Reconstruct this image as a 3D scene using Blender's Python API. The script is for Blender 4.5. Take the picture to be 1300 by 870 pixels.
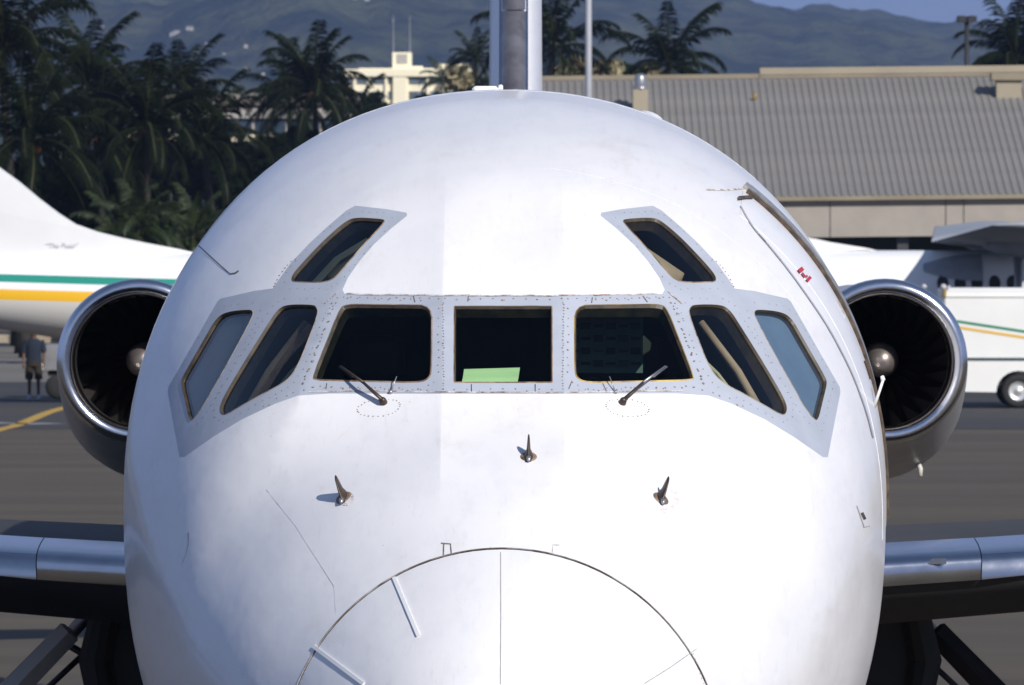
import bpy, bmesh, math, random
import numpy as np
from mathutils import Vector, Matrix
from mathutils.geometry import delaunay_2d_cdt
random.seed(7); np.random.seed(7)
PI = math.pi
for o in list(bpy.data.objects): bpy.data.objects.remove(o)
S = bpy.context.scene
COL = S.collection

# ------------------------------------------------------------------ camera, world, sun, exposure
F = 8800.0                                   # focal length in photograph pixels (1300 wide)
CAM = np.array([0.0935, -25.8, 4.0])
fw = np.array([-18/F, 1.0, -135/F]); fw /= np.linalg.norm(fw)
rt = np.cross(fw, [0, 0, 1]); rt /= np.linalg.norm(rt)
up = np.cross(rt, fw)
cd = bpy.data.cameras.new('camera'); cam = bpy.data.objects.new('camera', cd); COL.objects.link(cam)
cam.matrix_world = Matrix(((rt[0], up[0], -fw[0], CAM[0]), (rt[1], up[1], -fw[1], CAM[1]), (rt[2], up[2], -fw[2], CAM[2]), (0, 0, 0, 1)))
cd.sensor_width = 36; cd.lens = F/1300*36; cd.clip_start = 0.5; cd.clip_end = 30000
cd.dof.use_dof = True; cd.dof.focus_distance = 28.6; cd.dof.aperture_fstop = 16
S.camera = cam
SUN = Vector((0.465, -0.705, 0.535)).normalized()
w = bpy.data.worlds.new('World'); S.world = w; w.use_nodes = True
nt = w.node_tree; bg = nt.nodes['Background']
sky = nt.nodes.new('ShaderNodeTexSky'); sky.sky_type = 'NISHITA'; sky.sun_disc = False
sky.sun_elevation = math.asin(SUN.z); sky.sun_rotation = math.atan2(SUN.x, SUN.y)
sky.air_density = 1.0; sky.dust_density = 0.3; sky.ozone_density = 1.5; sky.altitude = 0
tint = nt.nodes.new('ShaderNodeMix'); tint.data_type = 'RGBA'; tint.blend_type = 'MULTIPLY'; tint.inputs[0].default_value = 1; tint.inputs[7].default_value = (1.06, .98, 1.0, 1)
cap = nt.nodes.new('ShaderNodeMix'); cap.data_type = 'RGBA'; cap.blend_type = 'DARKEN'; cap.inputs[0].default_value = 1; cap.inputs[7].default_value = (1.95, 2.85, 4.85, 1)
nt.links.new(sky.outputs[0], cap.inputs[6]); nt.links.new(cap.outputs[2], tint.inputs[6]); nt.links.new(tint.outputs[2], bg.inputs[0]); bg.inputs[1].default_value = 0.115
sd = bpy.data.lights.new('sun', 'SUN'); sd.energy = 4.9; sd.angle = math.radians(0.53); sd.color = (1.0, 0.955, 0.88)
sun = bpy.data.objects.new('sun', sd); COL.objects.link(sun); sun.rotation_euler = SUN.to_track_quat('Z', 'Y').to_euler()
sun.location = (20, -30, 40)
S.view_settings.view_transform = 'Standard'; S.view_settings.look = 'None'; S.view_settings.gamma = 1
S.view_settings.exposure = 0.0; S.view_settings.use_curve_mapping = False
S.cycles.volume_bounces = 0; S.cycles.max_bounces = 8; S.cycles.transparent_max_bounces = 12

def at(px, py, D):                           # the point D metres out that stands at this spot in the photo
    v = fw + rt*((px-650)/F) + up*((435-py)/F)
    v = v/v[1]
    return CAM + v*D
def proj(P):
    d = np.asarray(P)-CAM
    q = d@fw
    return 650+F*(d@rt)/q, 435-F*(d@up)/q

# ------------------------------------------------------------------ materials
def mat(name, col, rough=0.5, metal=0.0, spec=0.5, coat=0.0, var=0.0, vscale=3.0, vstretch=(1, 1, 1), col2=None, bump=0.0, bscale=20.0, bstretch=(1, 1, 1), detail=6, rvar=0.0, coord='Object', contrast=(0.35, 0.65)):
    m = bpy.data.materials.new(name); m.use_nodes = True
    n = m.node_tree.nodes; l = m.node_tree.links; b = n['Principled BSDF']
    b.inputs['Base Color'].default_value = (*col, 1); b.inputs['Roughness'].default_value = rough
    b.inputs['Metallic'].default_value = metal; b.inputs['Specular IOR Level'].default_value = spec
    b.inputs['Coat Weight'].default_value = coat; b.inputs['Coat Roughness'].default_value = 0.08
    tc = n.new('ShaderNodeTexCoord')
    def noise(scale, stretch, det):
        mp = n.new('ShaderNodeMapping'); mp.inputs['Scale'].default_value = stretch
        l.new(tc.outputs[coord], mp.inputs[0])
        t = n.new('ShaderNodeTexNoise'); t.inputs['Scale'].default_value = scale; t.inputs['Detail'].default_value = det
        t.inputs['Roughness'].default_value = 0.6
        l.new(mp.outputs[0], t.inputs[0]); return t
    if col2 is None and var: col2 = tuple(c*(1-var) for c in col)
    if col2 is not None:
        t = noise(vscale, vstretch, detail); r = n.new('ShaderNodeValToRGB')
        r.color_ramp.elements[0].position = contrast[0]; r.color_ramp.elements[0].color = (*col2, 1)
        r.color_ramp.elements[1].position = contrast[1]; r.color_ramp.elements[1].color = (*col, 1)
        l.new(t.outputs[0], r.inputs[0]); l.new(r.outputs[0], b.inputs['Base Color'])
        if rvar:
            mr = n.new('ShaderNodeMapRange'); mr.inputs[3].default_value = rough; mr.inputs[4].default_value = rough+rvar
            l.new(t.outputs[0], mr.inputs[0]); l.new(mr.outputs[0], b.inputs['Roughness'])
    if bump:
        t = noise(bscale, bstretch, 4); bp = n.new('ShaderNodeBump'); bp.inputs['Strength'].default_value = 1.0; bp.inputs['Distance'].default_value = bump
        l.new(t.outputs[0], bp.inputs['Height']); l.new(bp.outputs[0], b.inputs['Normal'])
    return m

def paint_white():
    # airliner white: chalky streaks run back along the skin, faint brown smears, shallow oil-canning
    m = bpy.data.materials.new('aircraft_white_paint'); m.use_nodes = True
    n = m.node_tree.nodes; l = m.node_tree.links; b = n['Principled BSDF']
    tc = n.new('ShaderNodeTexCoord')
    def noise(scale, st, det=6, rough=.6):
        mp = n.new('ShaderNodeMapping'); mp.inputs['Scale'].default_value = st; l.new(tc.outputs['Object'], mp.inputs[0])
        t = n.new('ShaderNodeTexNoise'); t.inputs['Scale'].default_value = scale; t.inputs['Detail'].default_value = det; t.inputs['Roughness'].default_value = rough
        l.new(mp.outputs[0], t.inputs[0]); return t.outputs[0]
    def ramp(v, p0, p1):
        r = n.new('ShaderNodeMapRange'); r.inputs[1].default_value = p0; r.inputs[2].default_value = p1; l.new(v, r.inputs[0]); return r.outputs[0]
    def mix(f, a, c):
        x = n.new('ShaderNodeMix'); x.data_type = 'RGBA'; l.new(f, x.inputs[0])
        if isinstance(a, tuple): x.inputs[6].default_value = (*a, 1)
        else: l.new(a, x.inputs[6])
        x.inputs[7].default_value = (*c, 1); return x.outputs[2]
    def mul(a, k):
        x = n.new('ShaderNodeMath'); x.operation = 'MULTIPLY'; l.new(a, x.inputs[0]); x.inputs[1].default_value = k; return x.outputs[0]
    c = mix(ramp(noise(1.3, (1, .35, 1)), .45, .75), (.80, .79, .80), (.755, .74, .755))
    c = mix(mul(ramp(noise(5, (1.6, .25, 1.6), 8, .7), .5, .8), .55), c, (.66, .65, .67))
    c = mix(mul(ramp(noise(2.6, (1, .5, 1), 9, .75), .57, .76), .55), c, (.64, .57, .52))
    c = mix(mul(ramp(noise(16, (3.0, .12, 1.0), 7, .7), .56, .74), .35), c, (.58, .56, .56))
    c = mix(mul(ramp(noise(60, (1, 1, 1), 2), .72, .78), .5), c, (.35, .30, .26))
    l.new(c, b.inputs['Base Color'])
    rr = n.new('ShaderNodeMapRange'); rr.inputs[3].default_value = .22; rr.inputs[4].default_value = .5; l.new(noise(3, (1, .4, 1)), rr.inputs[0]); l.new(rr.outputs[0], b.inputs['Roughness'])
    b.inputs['Specular IOR Level'].default_value = .5
    b.inputs['Coat Weight'].default_value = .45; b.inputs['Coat Roughness'].default_value = .10
    bp = n.new('ShaderNodeBump'); bp.inputs['Distance'].default_value = .009; l.new(noise(2.2, (1, .8, 1.4), 3, .5), bp.inputs['Height']); l.new(bp.outputs[0], b.inputs['Normal'])
    return m

M = {}
M['white'] = paint_white()
M['grey'] = mat('grey_frame_paint', (.41, .44, .51), .38, var=.10, vscale=6, bump=.0015, bscale=9)
M['plane_white'] = mat('plain_white_paint', (.80, .80, .80), .35, var=.05, vscale=1.2)
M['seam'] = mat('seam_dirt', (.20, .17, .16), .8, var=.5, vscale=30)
M['faintseam2'] = mat('thin_seam', (.50, .49, .50), .6)
M['dimseam'] = mat('door_seam_grey', (.33, .34, .38), .7)
M['faintseam'] = mat('faint_seam', (.66, .655, .67), .6)
M['brownseam2'] = mat('dirty_gap', (.13, .10, .08), .8, col2=(.44, .41, .39), vscale=9, contrast=(.40, .56))
M['softseam'] = mat('painted_seam', (.46, .45, .47), .7, var=.3, vscale=25)
M['brownseam'] = mat('rusty_seam', (.30, .20, .15), .8, col2=(.62, .60, .62), vscale=22, contrast=(.45, .6))
M['gold'] = mat('gold_seal', (.42, .30, .07), .5, metal=.3, col2=(.16, .10, .04), vscale=14)
M['tan'] = mat('tan_seal', (.34, .25, .17), .5, col2=(.10, .06, .04), vscale=16)
M['seal'] = mat('black_seal', (.035, .025, .02), .5, col2=(.12, .08, .05), vscale=22)
M['trimdark'] = mat('worn_dark_trim', (.10, .07, .05), .5, col2=(.3, .26, .22), vscale=30, contrast=(.5, .7))
M['gasket'] = mat('black_gasket', (.02, .018, .016), .5, col2=(.07, .05, .03), vscale=16)
M['rivet'] = mat('rivet_rust', (.13, .085, .06), .6, col2=(.30, .24, .2), vscale=40)
M['wiper'] = mat('wiper_bronze', (.075, .055, .04), .45, metal=.4, col2=(.05, .035, .03), vscale=30)
M['alu'] = mat('polished_aluminium', (.56, .57, .61), .13, metal=1, var=.12, vscale=5, bump=.0012, bscale=6, rvar=.12)
M['alu_dull'] = mat('dull_metal', (.42, .42, .44), .42, metal=.9, var=.3, vscale=7)
M['lipmetal'] = mat('intake_lip_metal', (.74, .74, .77), .14, metal=1, var=.15, vscale=4, rvar=.1)
M['nacelle'] = mat('nacelle_grey_paint', (.50, .50, .52), .35, metal=.5, var=.2, vscale=3)
M['duct'] = mat('intake_duct_dark', (.10, .095, .10), .4, metal=.5, var=.4, vscale=8)
M['spinner'] = mat('spinner_metal', (.30, .26, .24), .4, metal=.7, var=.2, vscale=9)
M['blade'] = mat('fan_blade_metal', (.028, .025, .023), .6, metal=.9, var=.3)
M['black'] = mat('soot_black', (.02, .02, .02), .6)
M['darkgrey'] = mat('dark_metal', (.06, .06, .065), .5, metal=.3, var=.3, vscale=8)
M['doorsill'] = mat('door_edge_metal', (.66, .62, .54), .3, metal=.7, col2=(.38, .33, .25), vscale=22, bump=.004, bscale=18)
M['rubber'] = mat('tyre_rubber', (.02, .02, .02), .8, var=.3)
M['red'] = mat('red_print', (.45, .03, .05), .5)
M['paper'] = mat('green_paper', (.60, .74, .42), .8, var=.12, vscale=3, vstretch=(1, 1, 30))
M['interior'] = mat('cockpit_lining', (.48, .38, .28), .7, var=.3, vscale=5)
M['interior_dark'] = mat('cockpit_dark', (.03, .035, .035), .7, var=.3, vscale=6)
M['cream'] = mat('cream_trim', (.50, .50, .36), .5, var=.2)
M['panelgrey'] = mat('instrument_grey', (.11, .17, .165), .5, var=.2)
M['skyrefl_pale'] = mat('pale_sky_reflection', (.50, .50, .56), .6, col2=(.38, .39, .45), vscale=2.5)
M['skyrefl'] = mat('blue_sky_reflection', (.17, .26, .42), .6, col2=(.12, .19, .33), vscale=2.5)
M['knob'] = mat('white_knob', (.75, .75, .7), .4)
M['asphalt'] = mat('apron_asphalt', (.092, .073, .051), .9, col2=(.054, .044, .031), vscale=.35, vstretch=(.12, 1.3, 1), bump=.01, bscale=30, contrast=(.3, .7), detail=9)
M['darkasphalt'] = mat('sealed_dark_asphalt', (.040, .037, .036), .85, col2=(.024, .024, .026), vscale=.3, vstretch=(.2, 1, 1), detail=8)
M['concrete'] = mat('apron_concrete', (.17, .155, .135), .9, col2=(.12, .11, .095), vscale=.2, vstretch=(.3, 1, 1), detail=8)
M['earth'] = mat('dry_grass_ground', (.07, .075, .035), .95, col2=(.11, .09, .05), vscale=.1)
M['yellow'] = mat('yellow_road_paint', (.55, .33, .03), .7, col2=(.30, .19, .04), vscale=3)
M['whiteline'] = mat('white_road_paint', (.35, .35, .34), .7, col2=(.10, .10, .10), vscale=2)
M['kerb'] = mat('kerb_concrete', (.36, .30, .22), .9, var=.3, vscale=1)
M['roof'] = mat('ribbed_roof_sheet', (.235, .222, .205), .75, spec=.2, col2=(.185, .178, .17), vscale=.35, vstretch=(1, 1, 1))
M['roofrib'] = mat('roof_rib_sheet', (.15, .14, .13), .6, var=.15, vscale=.5)
M['ridge'] = mat('roof_ridge_cap', (.34, .29, .21), .6, var=.15, vscale=.3)
M['gutter'] = mat('eave_gutter', (.27, .23, .16), .6, var=.2, vscale=.6)
M['panel'] = mat('precast_wall_panel', (.35, .315, .275), .85, var=.12, vscale=1.2)
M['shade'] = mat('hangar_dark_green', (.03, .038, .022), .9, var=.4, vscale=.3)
M['steel'] = mat('galvanised_steel', (.42, .42, .44), .35, metal=.7, var=.2, vscale=3)
M['polegrey'] = mat('light_pole_paint', (.33, .34, .38), .5, var=.15, vscale=1)
M['poledark'] = mat('black_pole_paint', (.02, .02, .022), .6)
M['ventwhite'] = mat('vent_white', (.62, .60, .55), .6, var=.15, vscale=3)
M['creamwall'] = mat('cream_wall', (.88, .80, .60), .85, var=.08, vscale=.4)
M['glassblue'] = mat('far_window_glass', (.16, .20, .24), .25, var=.5, vscale=.5)
M['palewall'] = mat('pale_wall', (.40, .38, .35), .85, var=.2, vscale=.3)
M['greyroof'] = mat('grey_flat_roof', (.23, .21, .19), .85, var=.2, vscale=.4)
M['blueglass'] = mat('dark_blue_glazing', (.035, .055, .085), .25, var=.3, vscale=.3)
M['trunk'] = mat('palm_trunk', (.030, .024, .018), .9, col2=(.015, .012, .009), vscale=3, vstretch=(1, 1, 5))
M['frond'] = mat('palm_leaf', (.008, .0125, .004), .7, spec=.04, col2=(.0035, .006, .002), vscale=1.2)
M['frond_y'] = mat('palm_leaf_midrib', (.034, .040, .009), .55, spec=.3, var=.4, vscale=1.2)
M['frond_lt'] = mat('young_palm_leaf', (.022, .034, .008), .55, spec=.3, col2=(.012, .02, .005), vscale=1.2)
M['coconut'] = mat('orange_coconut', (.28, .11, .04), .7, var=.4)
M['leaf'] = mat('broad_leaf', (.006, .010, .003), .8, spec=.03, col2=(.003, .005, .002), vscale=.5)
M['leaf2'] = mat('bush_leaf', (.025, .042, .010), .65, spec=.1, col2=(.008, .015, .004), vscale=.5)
M['dryleaf'] = mat('flowering_scrub', (.36, .31, .18), .8, col2=(.10, .09, .04), vscale=.35)
M['forest'] = mat('mountain_forest', (.060, .066, .034), 1.0, spec=0, col2=(.012, .018, .015), vscale=.018, detail=14, contrast=(.40, .60), bump=14, bscale=.05)
M['house'] = mat('far_house_wall', (.42, .39, .36), .8, var=.15, vscale=.1)
M['navy'] = mat('navy_cloth', (.010, .018, .038), .9, var=.2, vscale=8)
M['brown'] = mat('brown_cloth', (.026, .018, .013), .9, var=.2, vscale=8)
M['skin'] = mat('brown_skin', (.11, .055, .035), .6)
M['hair'] = mat('black_hair', (.01, .008, .007), .7)
M['shoe'] = mat('pale_shoes', (.35, .42, .5), .7)
M['boot'] = mat('deicer_boot_metal', (.36, .34, .35), .36, metal=.8, col2=(.22, .20, .21), vscale=5)
M['cartgrey'] = mat('cart_grey_paint', (.22, .22, .24), .6, var=.3, vscale=2)
M['wingfill'] = mat('wing_underside_grey', (.34, .36, .40), .6, col2=(.26, .275, .31), vscale=1.5)
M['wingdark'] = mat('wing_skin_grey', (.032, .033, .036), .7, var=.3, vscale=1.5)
M['truckwhite'] = mat('truck_white_paint', (.78, .775, .75), .5, var=.06, vscale=1)
M['ply_green'] = mat('green_stripe', (.03, .22, .13), .5)
M['ply_gold'] = mat('gold_stripe', (.70, .42, .06), .5)
M['rim'] = mat('chrome_rim', (.75, .75, .72), .3, metal=.6)
M['amber'] = mat('beacon_lens', (.45, .44, .46), .3)

def glass_mat(name, tint, refl):
    m = bpy.data.materials.new(name); m.use_nodes = True
    n = m.node_tree.nodes; l = m.node_tree.links; n.remove(n['Principled BSDF'])
    t = n.new('ShaderNodeBsdfTransparent'); t.inputs[0].default_value = (*tint, 1)
    g = n.new('ShaderNodeBsdfGlossy'); g.inputs['Roughness'].default_value = .03; g.inputs[0].default_value = (.9, .95, 1, 1)
    fr = n.new('ShaderNodeFresnel'); fr.inputs[0].default_value = 1.45
    mm = n.new('ShaderNodeMath'); mm.operation = 'MULTIPLY'; mm.inputs[1].default_value = refl; l.new(fr.outputs[0], mm.inputs[0])
    x = n.new('ShaderNodeMixShader'); l.new(mm.outputs[0], x.inputs[0]); l.new(t.outputs[0], x.inputs[1]); l.new(g.outputs[0], x.inputs[2])
    l.new(x.outputs[0], n['Material Output'].inputs[0]); return m
M['glass'] = glass_mat('windshield_glass', (.68, .80, .74), .6)
M['glass_side'] = glass_mat('side_window_glass', (.74, .76, .72), .9)

# ------------------------------------------------------------------ builders
ORG = {}
def tag(o, label=None, cat=None, group=None, kind=None):
    if label: o['label'] = label
    if cat: o['category'] = cat
    if group: o['group'] = group
    if kind: o['kind'] = kind
    return o
def empty(name, loc, label, cat, group=None, rz=0.0):
    o = bpy.data.objects.new(name, None); COL.objects.link(o); o.location = loc; o.rotation_euler.z = rz
    o.empty_display_size = .3; ORG[o] = Vector(loc); return tag(o, label, cat, group)
class MB:
    def __init__(s): s.v = []; s.f = []
    def add(s, vs, fs):
        n = len(s.v); s.v += [tuple(map(float, v)) for v in vs]; s.f += [tuple(i+n for i in f) for f in fs]; return s
    def box(s, c, d, R=None):
        hx, hy, hz = d[0]/2, d[1]/2, d[2]/2
        vs = [Vector((x, y, z)) for x in (-hx, hx) for y in (-hy, hy) for z in (-hz, hz)]
        if R is not None: vs = [R@v for v in vs]
        c = Vector(c); vs = [v+c for v in vs]
        return s.add(vs, [(0, 1, 3, 2), (4, 6, 7, 5), (0, 4, 5, 1), (2, 3, 7, 6), (0, 2, 6, 4), (1, 5, 7, 3)])
    def cbox(s, c, d, b=.02):                 # box with chamfered vertical and top edges
        x, y, z = d[0]/2, d[1]/2, d[2]/2; c = np.array(c, float); vs = []
        for zz, k in ((-z, 0), (z-b, 0), (z, b)):
            for px, py in ((-x+b+k, -y+k), (x-b-k, -y+k), (x-k, -y+b+k), (x-k, y-b-k), (x-b-k, y-k), (-x+b+k, y-k), (-x+k, y-b-k), (-x+k, -y+b+k)):
                vs.append(c+[px, py, zz])
        fs = [tuple(range(7, -1, -1)), tuple(range(16, 24))]
        for r in (0, 8):
            for i in range(8): j = (i+1) % 8; fs.append((r+i, r+j, r+8+j, r+8+i))
        return s.add(vs, fs)
    def tube(s, pts, rad, seg=8, caps=True, sq=(1, 1)):
        pts = [Vector(p) for p in pts]; n = len(pts); vs = []; fs = []
        if not hasattr(rad, '__len__'): rad = [rad]*n
        u = None
        for i, p in enumerate(pts):
            t = (pts[min(i+1, n-1)]-pts[max(i-1, 0)]).normalized()
            if u is None:
                a = Vector((0, 0, 1)) if abs(t.z) < .9 else Vector((1, 0, 0)); u = t.cross(a).normalized()
            else: u = (u-t*u.dot(t)).normalized()
            v = t.cross(u)
            for k in range(seg):
                a = 2*PI*k/seg; vs.append(p+(u*math.cos(a)*sq[0]+v*math.sin(a)*sq[1])*rad[i])
        for i in range(n-1):
            for k in range(seg):
                a = i*seg+k; b = i*seg+(k+1) % seg; fs.append((a, b, b+seg, a+seg))
        if caps: fs.append(tuple(range(seg-1, -1, -1))); fs.append(tuple(range((n-1)*seg, n*seg)))
        return s.add(vs, fs)
    def rings(s, rings, close=True, cap0=False, cap1=False):
        n = len(rings); k = len(rings[0]); vs = [p for r in rings for p in r]; fs = []
        for i in range(n-1):
            for j in range(k if close else k-1):
                a = i*k+j; b = i*k+(j+1) % k; fs.append((a, b, b+k, a+k))
        if cap0: fs.append(tuple(range(k-1, -1, -1)))
        if cap1: fs.append(tuple(range((n-1)*k, n*k)))
        return s.add(vs, fs)
    def build(s, name, m, parent=None, smooth=False, local=False, kind=None, label=None, recalc=True, auto=None):
        me = bpy.data.meshes.new(name)
        off = Vector((0, 0, 0)) if (local or parent is None) else ORG[parent]
        me.from_pydata([(v[0]-off.x, v[1]-off.y, v[2]-off.z) for v in s.v], [], s.f); me.update()
        if recalc:
            bm = bmesh.new(); bm.from_mesh(me); bmesh.ops.recalc_face_normals(bm, faces=bm.faces)
            if auto is not None:
                for e in bm.edges:
                    if len(e.link_faces) == 2: e.smooth = e.calc_face_angle() < auto
            bm.to_mesh(me); bm.free()
        if smooth or auto is not None: me.polygons.foreach_set('use_smooth', [True]*len(me.polygons))
        me.materials.append(m if not isinstance(m, str) else M[m])
        o = bpy.data.objects.new(name, me); COL.objects.link(o)
        if parent is not None: o.parent = parent; ORG[o] = off
        if kind: o['kind'] = kind
        if label: o['label'] = label
        return o
def inst(src, name, parent, loc=(0, 0, 0), rot=(0, 0, 0), sc=(1, 1, 1)):
    o = bpy.data.objects.new(name, src if isinstance(src, bpy.types.Mesh) else src.data); COL.objects.link(o)
    o.parent = parent; o.location = loc; o.rotation_euler = rot; o.scale = sc; return o
def copy_tree(o, parent=None):
    c = o.copy(); COL.objects.link(c)
    if parent is not None: c.parent = parent
    for ch in list(o.children): copy_tree(ch, c)
    return c

# ------------------------------------------------------------------ the airliner's skin as a function of station y and angle
ST = np.array([  # y, top, bottom, half width, height of greatest width
 (1.05, 2.79, 1.07, .86, 1.93), (1.6, 3.075, 1.04, 1.085, 2.07), (2.12, 3.345, 1.03, 1.255, 2.22), (2.56, 3.775, 1.03, 1.375, 2.38),
 (3.0, 4.045, 1.04, 1.475, 2.53), (3.5, 4.28, 1.06, 1.565, 2.68), (4.2, 4.48, 1.08, 1.65, 2.83), (5.0, 4.615, 1.1, 1.682, 2.89), (6.0, 4.672, 1.1, 1.685, 2.92),
 (8.0, 4.675, 1.1, 1.685, 2.92), (20.0, 4.675, 1.1, 1.685, 2.92), (23.0, 4.65, 1.5, 1.55, 2.95), (26.0, 4.5, 2.3, 1.0, 3.2), (29.5, 4.2, 3.4, .12, 3.7)])
def pchip(x, y):
    h = np.diff(x); d = np.diff(y)/h; m = np.zeros(len(x)); m[0] = d[0]; m[-1] = d[-1]
    for i in range(1, len(x)-1):
        if d[i-1]*d[i] > 0:
            w1 = 2*h[i]+h[i-1]; w2 = h[i]+2*h[i-1]; m[i] = (w1+w2)/(w1/d[i-1]+w2/d[i])
    def f(q):
        q = np.clip(q, x[0], x[-1]); i = np.clip(np.searchsorted(x, q)-1, 0, len(h)-1)
        t = (q-x[i])/h[i]; t2 = t*t; t3 = t2*t
        return (2*t3-3*t2+1)*y[i]+(t3-2*t2+t)*h[i]*m[i]+(-2*t3+3*t2)*y[i+1]+(t3-t2)*h[i]*m[i+1]
    return f
fT, fB, fW, fM = [pchip(ST[:, 0], ST[:, k]) for k in (1, 2, 3, 4)]
def sect(y):
    y = np.asarray(y, float); q = np.clip(y/1.05, 1e-6, 1)**.55
    n = y < 1.05
    zm = np.where(n, 1.93, fM(y))
    return np.where(n, 1.93+.86*q, fT(y)), np.where(n, 1.93-.86*q, fB(y)), np.where(n, .86*q, fW(y)), zm
def base_in(x, y, z):
    T, B, W, m = sect(y)
    hz = np.where(z > m, T-m, m-B)
    nb = np.where(z > m, 2.0+.14*np.clip((y-2.5)/1.7, 0, 1), 2.0+.5*np.clip((y-1.05)/1.5, 0, 1))
    return (y > 0) & ((np.abs(x)/W)**nb+(np.abs(z-m)/hz)**nb < 1)
GX = np.linspace(0, 1.2, 241); GZ = np.linspace(2.7, 4.5, 361)
gx, gz = np.meshgrid(GX, GZ, indexing='ij')
lo = np.zeros_like(gx); hi = np.full_like(gx, 7.0)
for _ in range(36):
    md = (lo+hi)/2; ins = base_in(gx, md, gz); hi = np.where(ins, md, hi); lo = np.where(ins, lo, md)
YB = hi
XC = .247
def x2(z): return np.clip(.70+(3.74-z)/.335*.115, .52, .98)
def yb(x, z):
    fx = np.clip(x/1.2*240, 0, 239.999); fz = np.clip((z-2.7)/1.8*360, 0, 359.999)
    i = fx.astype(int); j = fz.astype(int); a = fx-i; b = fz-j
    return YB[i, j]*(1-a)*(1-b)+YB[i+1, j]*a*(1-b)+YB[i, j+1]*(1-a)*b+YB[i+1, j+1]*a*b
y1 = yb(np.full_like(gz, XC), gz); xb = x2(gz); y2 = yb(xb, gz)
ch = np.where(gx < XC, y1, y1+(y2-y1)*(gx-XC)/(xb-XC))
def sm(t): t = np.clip(t, 0, 1); return t*t*(3-2*t)
mz = sm((gz-2.9)/.3)*(1-sm((gz-4.0)/.32))
YC = np.where(gx <= xb, YB+mz*(ch-YB), -1.0)
YC[(gz < 2.9) | (gz > 4.32) | (YB > 6.5)] = -1
def inside(x, y, z):
    r = base_in(x, y, z); ax = np.abs(x)
    fx = np.clip(ax/1.2*240, 0, 239.999); fz = np.clip((z-2.7)/1.8*360, 0, 359.999)
    i = fx.astype(int); j = fz.astype(int); a = fx-i; b = fz-j
    yc = YC[i, j]*(1-a)*(1-b)+YC[i+1, j]*a*(1-b)+YC[i, j+1]*(1-a)*b+YC[i+1, j+1]*a*b
    on = (ax < 1.19) & (z > 2.72) & (z < 4.48) & (ax <= x2(z))
    return r & (~on | (y >= yc))
def skin(y, th, off=0.0):                    # surface points at station y, angle th from the top
    y = np.asarray(y, float); th = np.asarray(th, float); c = sect(y)[3]
    lo = np.zeros_like(y); hi = np.full_like(y, 2.2); s = np.sin(th); k = np.cos(th)
    for _ in range(28):
        m = (lo+hi)/2; ins = inside(m*s, y, c+m*k); lo = np.where(ins, m, lo); hi = np.where(ins, hi, m)
    P = np.stack([lo*s, y, c+lo*k], -1)
    if off is not None and np.any(np.asarray(off) != 0): P = P+normal(y, th)*np.asarray(off)[..., None]
    return P
def normal(y, th, e=.004):
    a = skin(y-e, th)-skin(y+e, th); b = skin(y, th-e)-skin(y, th+e)
    n = np.cross(a, b); n /= np.linalg.norm(n, axis=-1, keepdims=True)+1e-12
    s = np.stack([np.sin(th), np.zeros_like(th), np.cos(th)], -1)
    n *= np.where((n*s).sum(-1) < 0, -1, 1)[..., None]
    return n
def cast(pts):                               # photograph outline -> (station, angle) on the skin
    pts = np.asarray(pts, float)
    v = fw+rt*((pts[:, :1]-650)/F)+up*((435-pts[:, 1:2])/F); v = v/v[:, 1:2]
    ys = np.linspace(.02, 7.5, 750); t = ys[None]+25.8
    P = CAM+v[:, None]*t[..., None]
    ins = inside(P[..., 0], P[..., 1], P[..., 2]); k = np.argmax(ins, 1); ok = ins.any(1)
    lo = ys[np.maximum(k-1, 0)]; hi = ys[k]
    for _ in range(25):
        m = (lo+hi)/2; Q = CAM+v*(m+25.8)[:, None]; i = inside(Q[:, 0], Q[:, 1], Q[:, 2]); hi = np.where(i, m, hi); lo = np.where(i, lo, m)
    Q = CAM+v*(hi+25.8)[:, None]; c = sect(Q[:, 1])[3]
    return np.stack([Q[:, 1], np.arctan2(Q[:, 0], Q[:, 2]-c)], -1), ok
AX = 638.8
def mir(p): return [(2*AX-x, y) for x, y in p]
def chaikin(p, n=1, closed=True):
    for _ in range(n):
        q = []; L = len(p)
        for i in range(L if closed else L-1):
            a = p[i]; b = p[(i+1) % L]
            q += [(a[0]*.75+b[0]*.25, a[1]*.75+b[1]*.25), (a[0]*.25+b[0]*.75, a[1]*.25+b[1]*.75)]
        p = q if closed else [p[0]]+q[1:-1]+[p[-1]]
    return p
def dens(p, step=4.0, closed=True):
    q = []; L = len(p)
    for i in range(L if closed else L-1):
        a = np.array(p[i], float); b = np.array(p[(i+1) % L], float); n = max(1, int(round(np.linalg.norm(b-a)/step)))
        q += [tuple(a+(b-a)*k/n) for k in range(n)]
    if not closed: q.append(tuple(p[-1]))
    return q
def inset(p, d):                             # shrink a closed outline by d photo pixels (negative grows it)
    p = np.array(p, float); a = np.roll(p, 1, 0); b = np.roll(p, -1, 0)
    area = .5*np.sum(p[:, 0]*b[:, 1]-b[:, 0]*p[:, 1])
    e1 = p-a; e2 = b-p; e1 /= np.linalg.norm(e1, axis=1, keepdims=True)+1e-9; e2 /= np.linalg.norm(e2, axis=1, keepdims=True)+1e-9
    t = e1+e2; t /= np.linalg.norm(t, axis=1, keepdims=True)+1e-9
    n = np.stack([-t[:, 1], t[:, 0]], -1)*(1 if area > 0 else -1)
    k = np.clip(1/np.maximum(.5, (n*np.stack([-e1[:, 1], e1[:, 0]], -1)*(1 if area > 0 else -1)).sum(1)), 1, 1.6)
    return [tuple(v) for v in p+n*(d*k)[:, None]]
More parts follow.
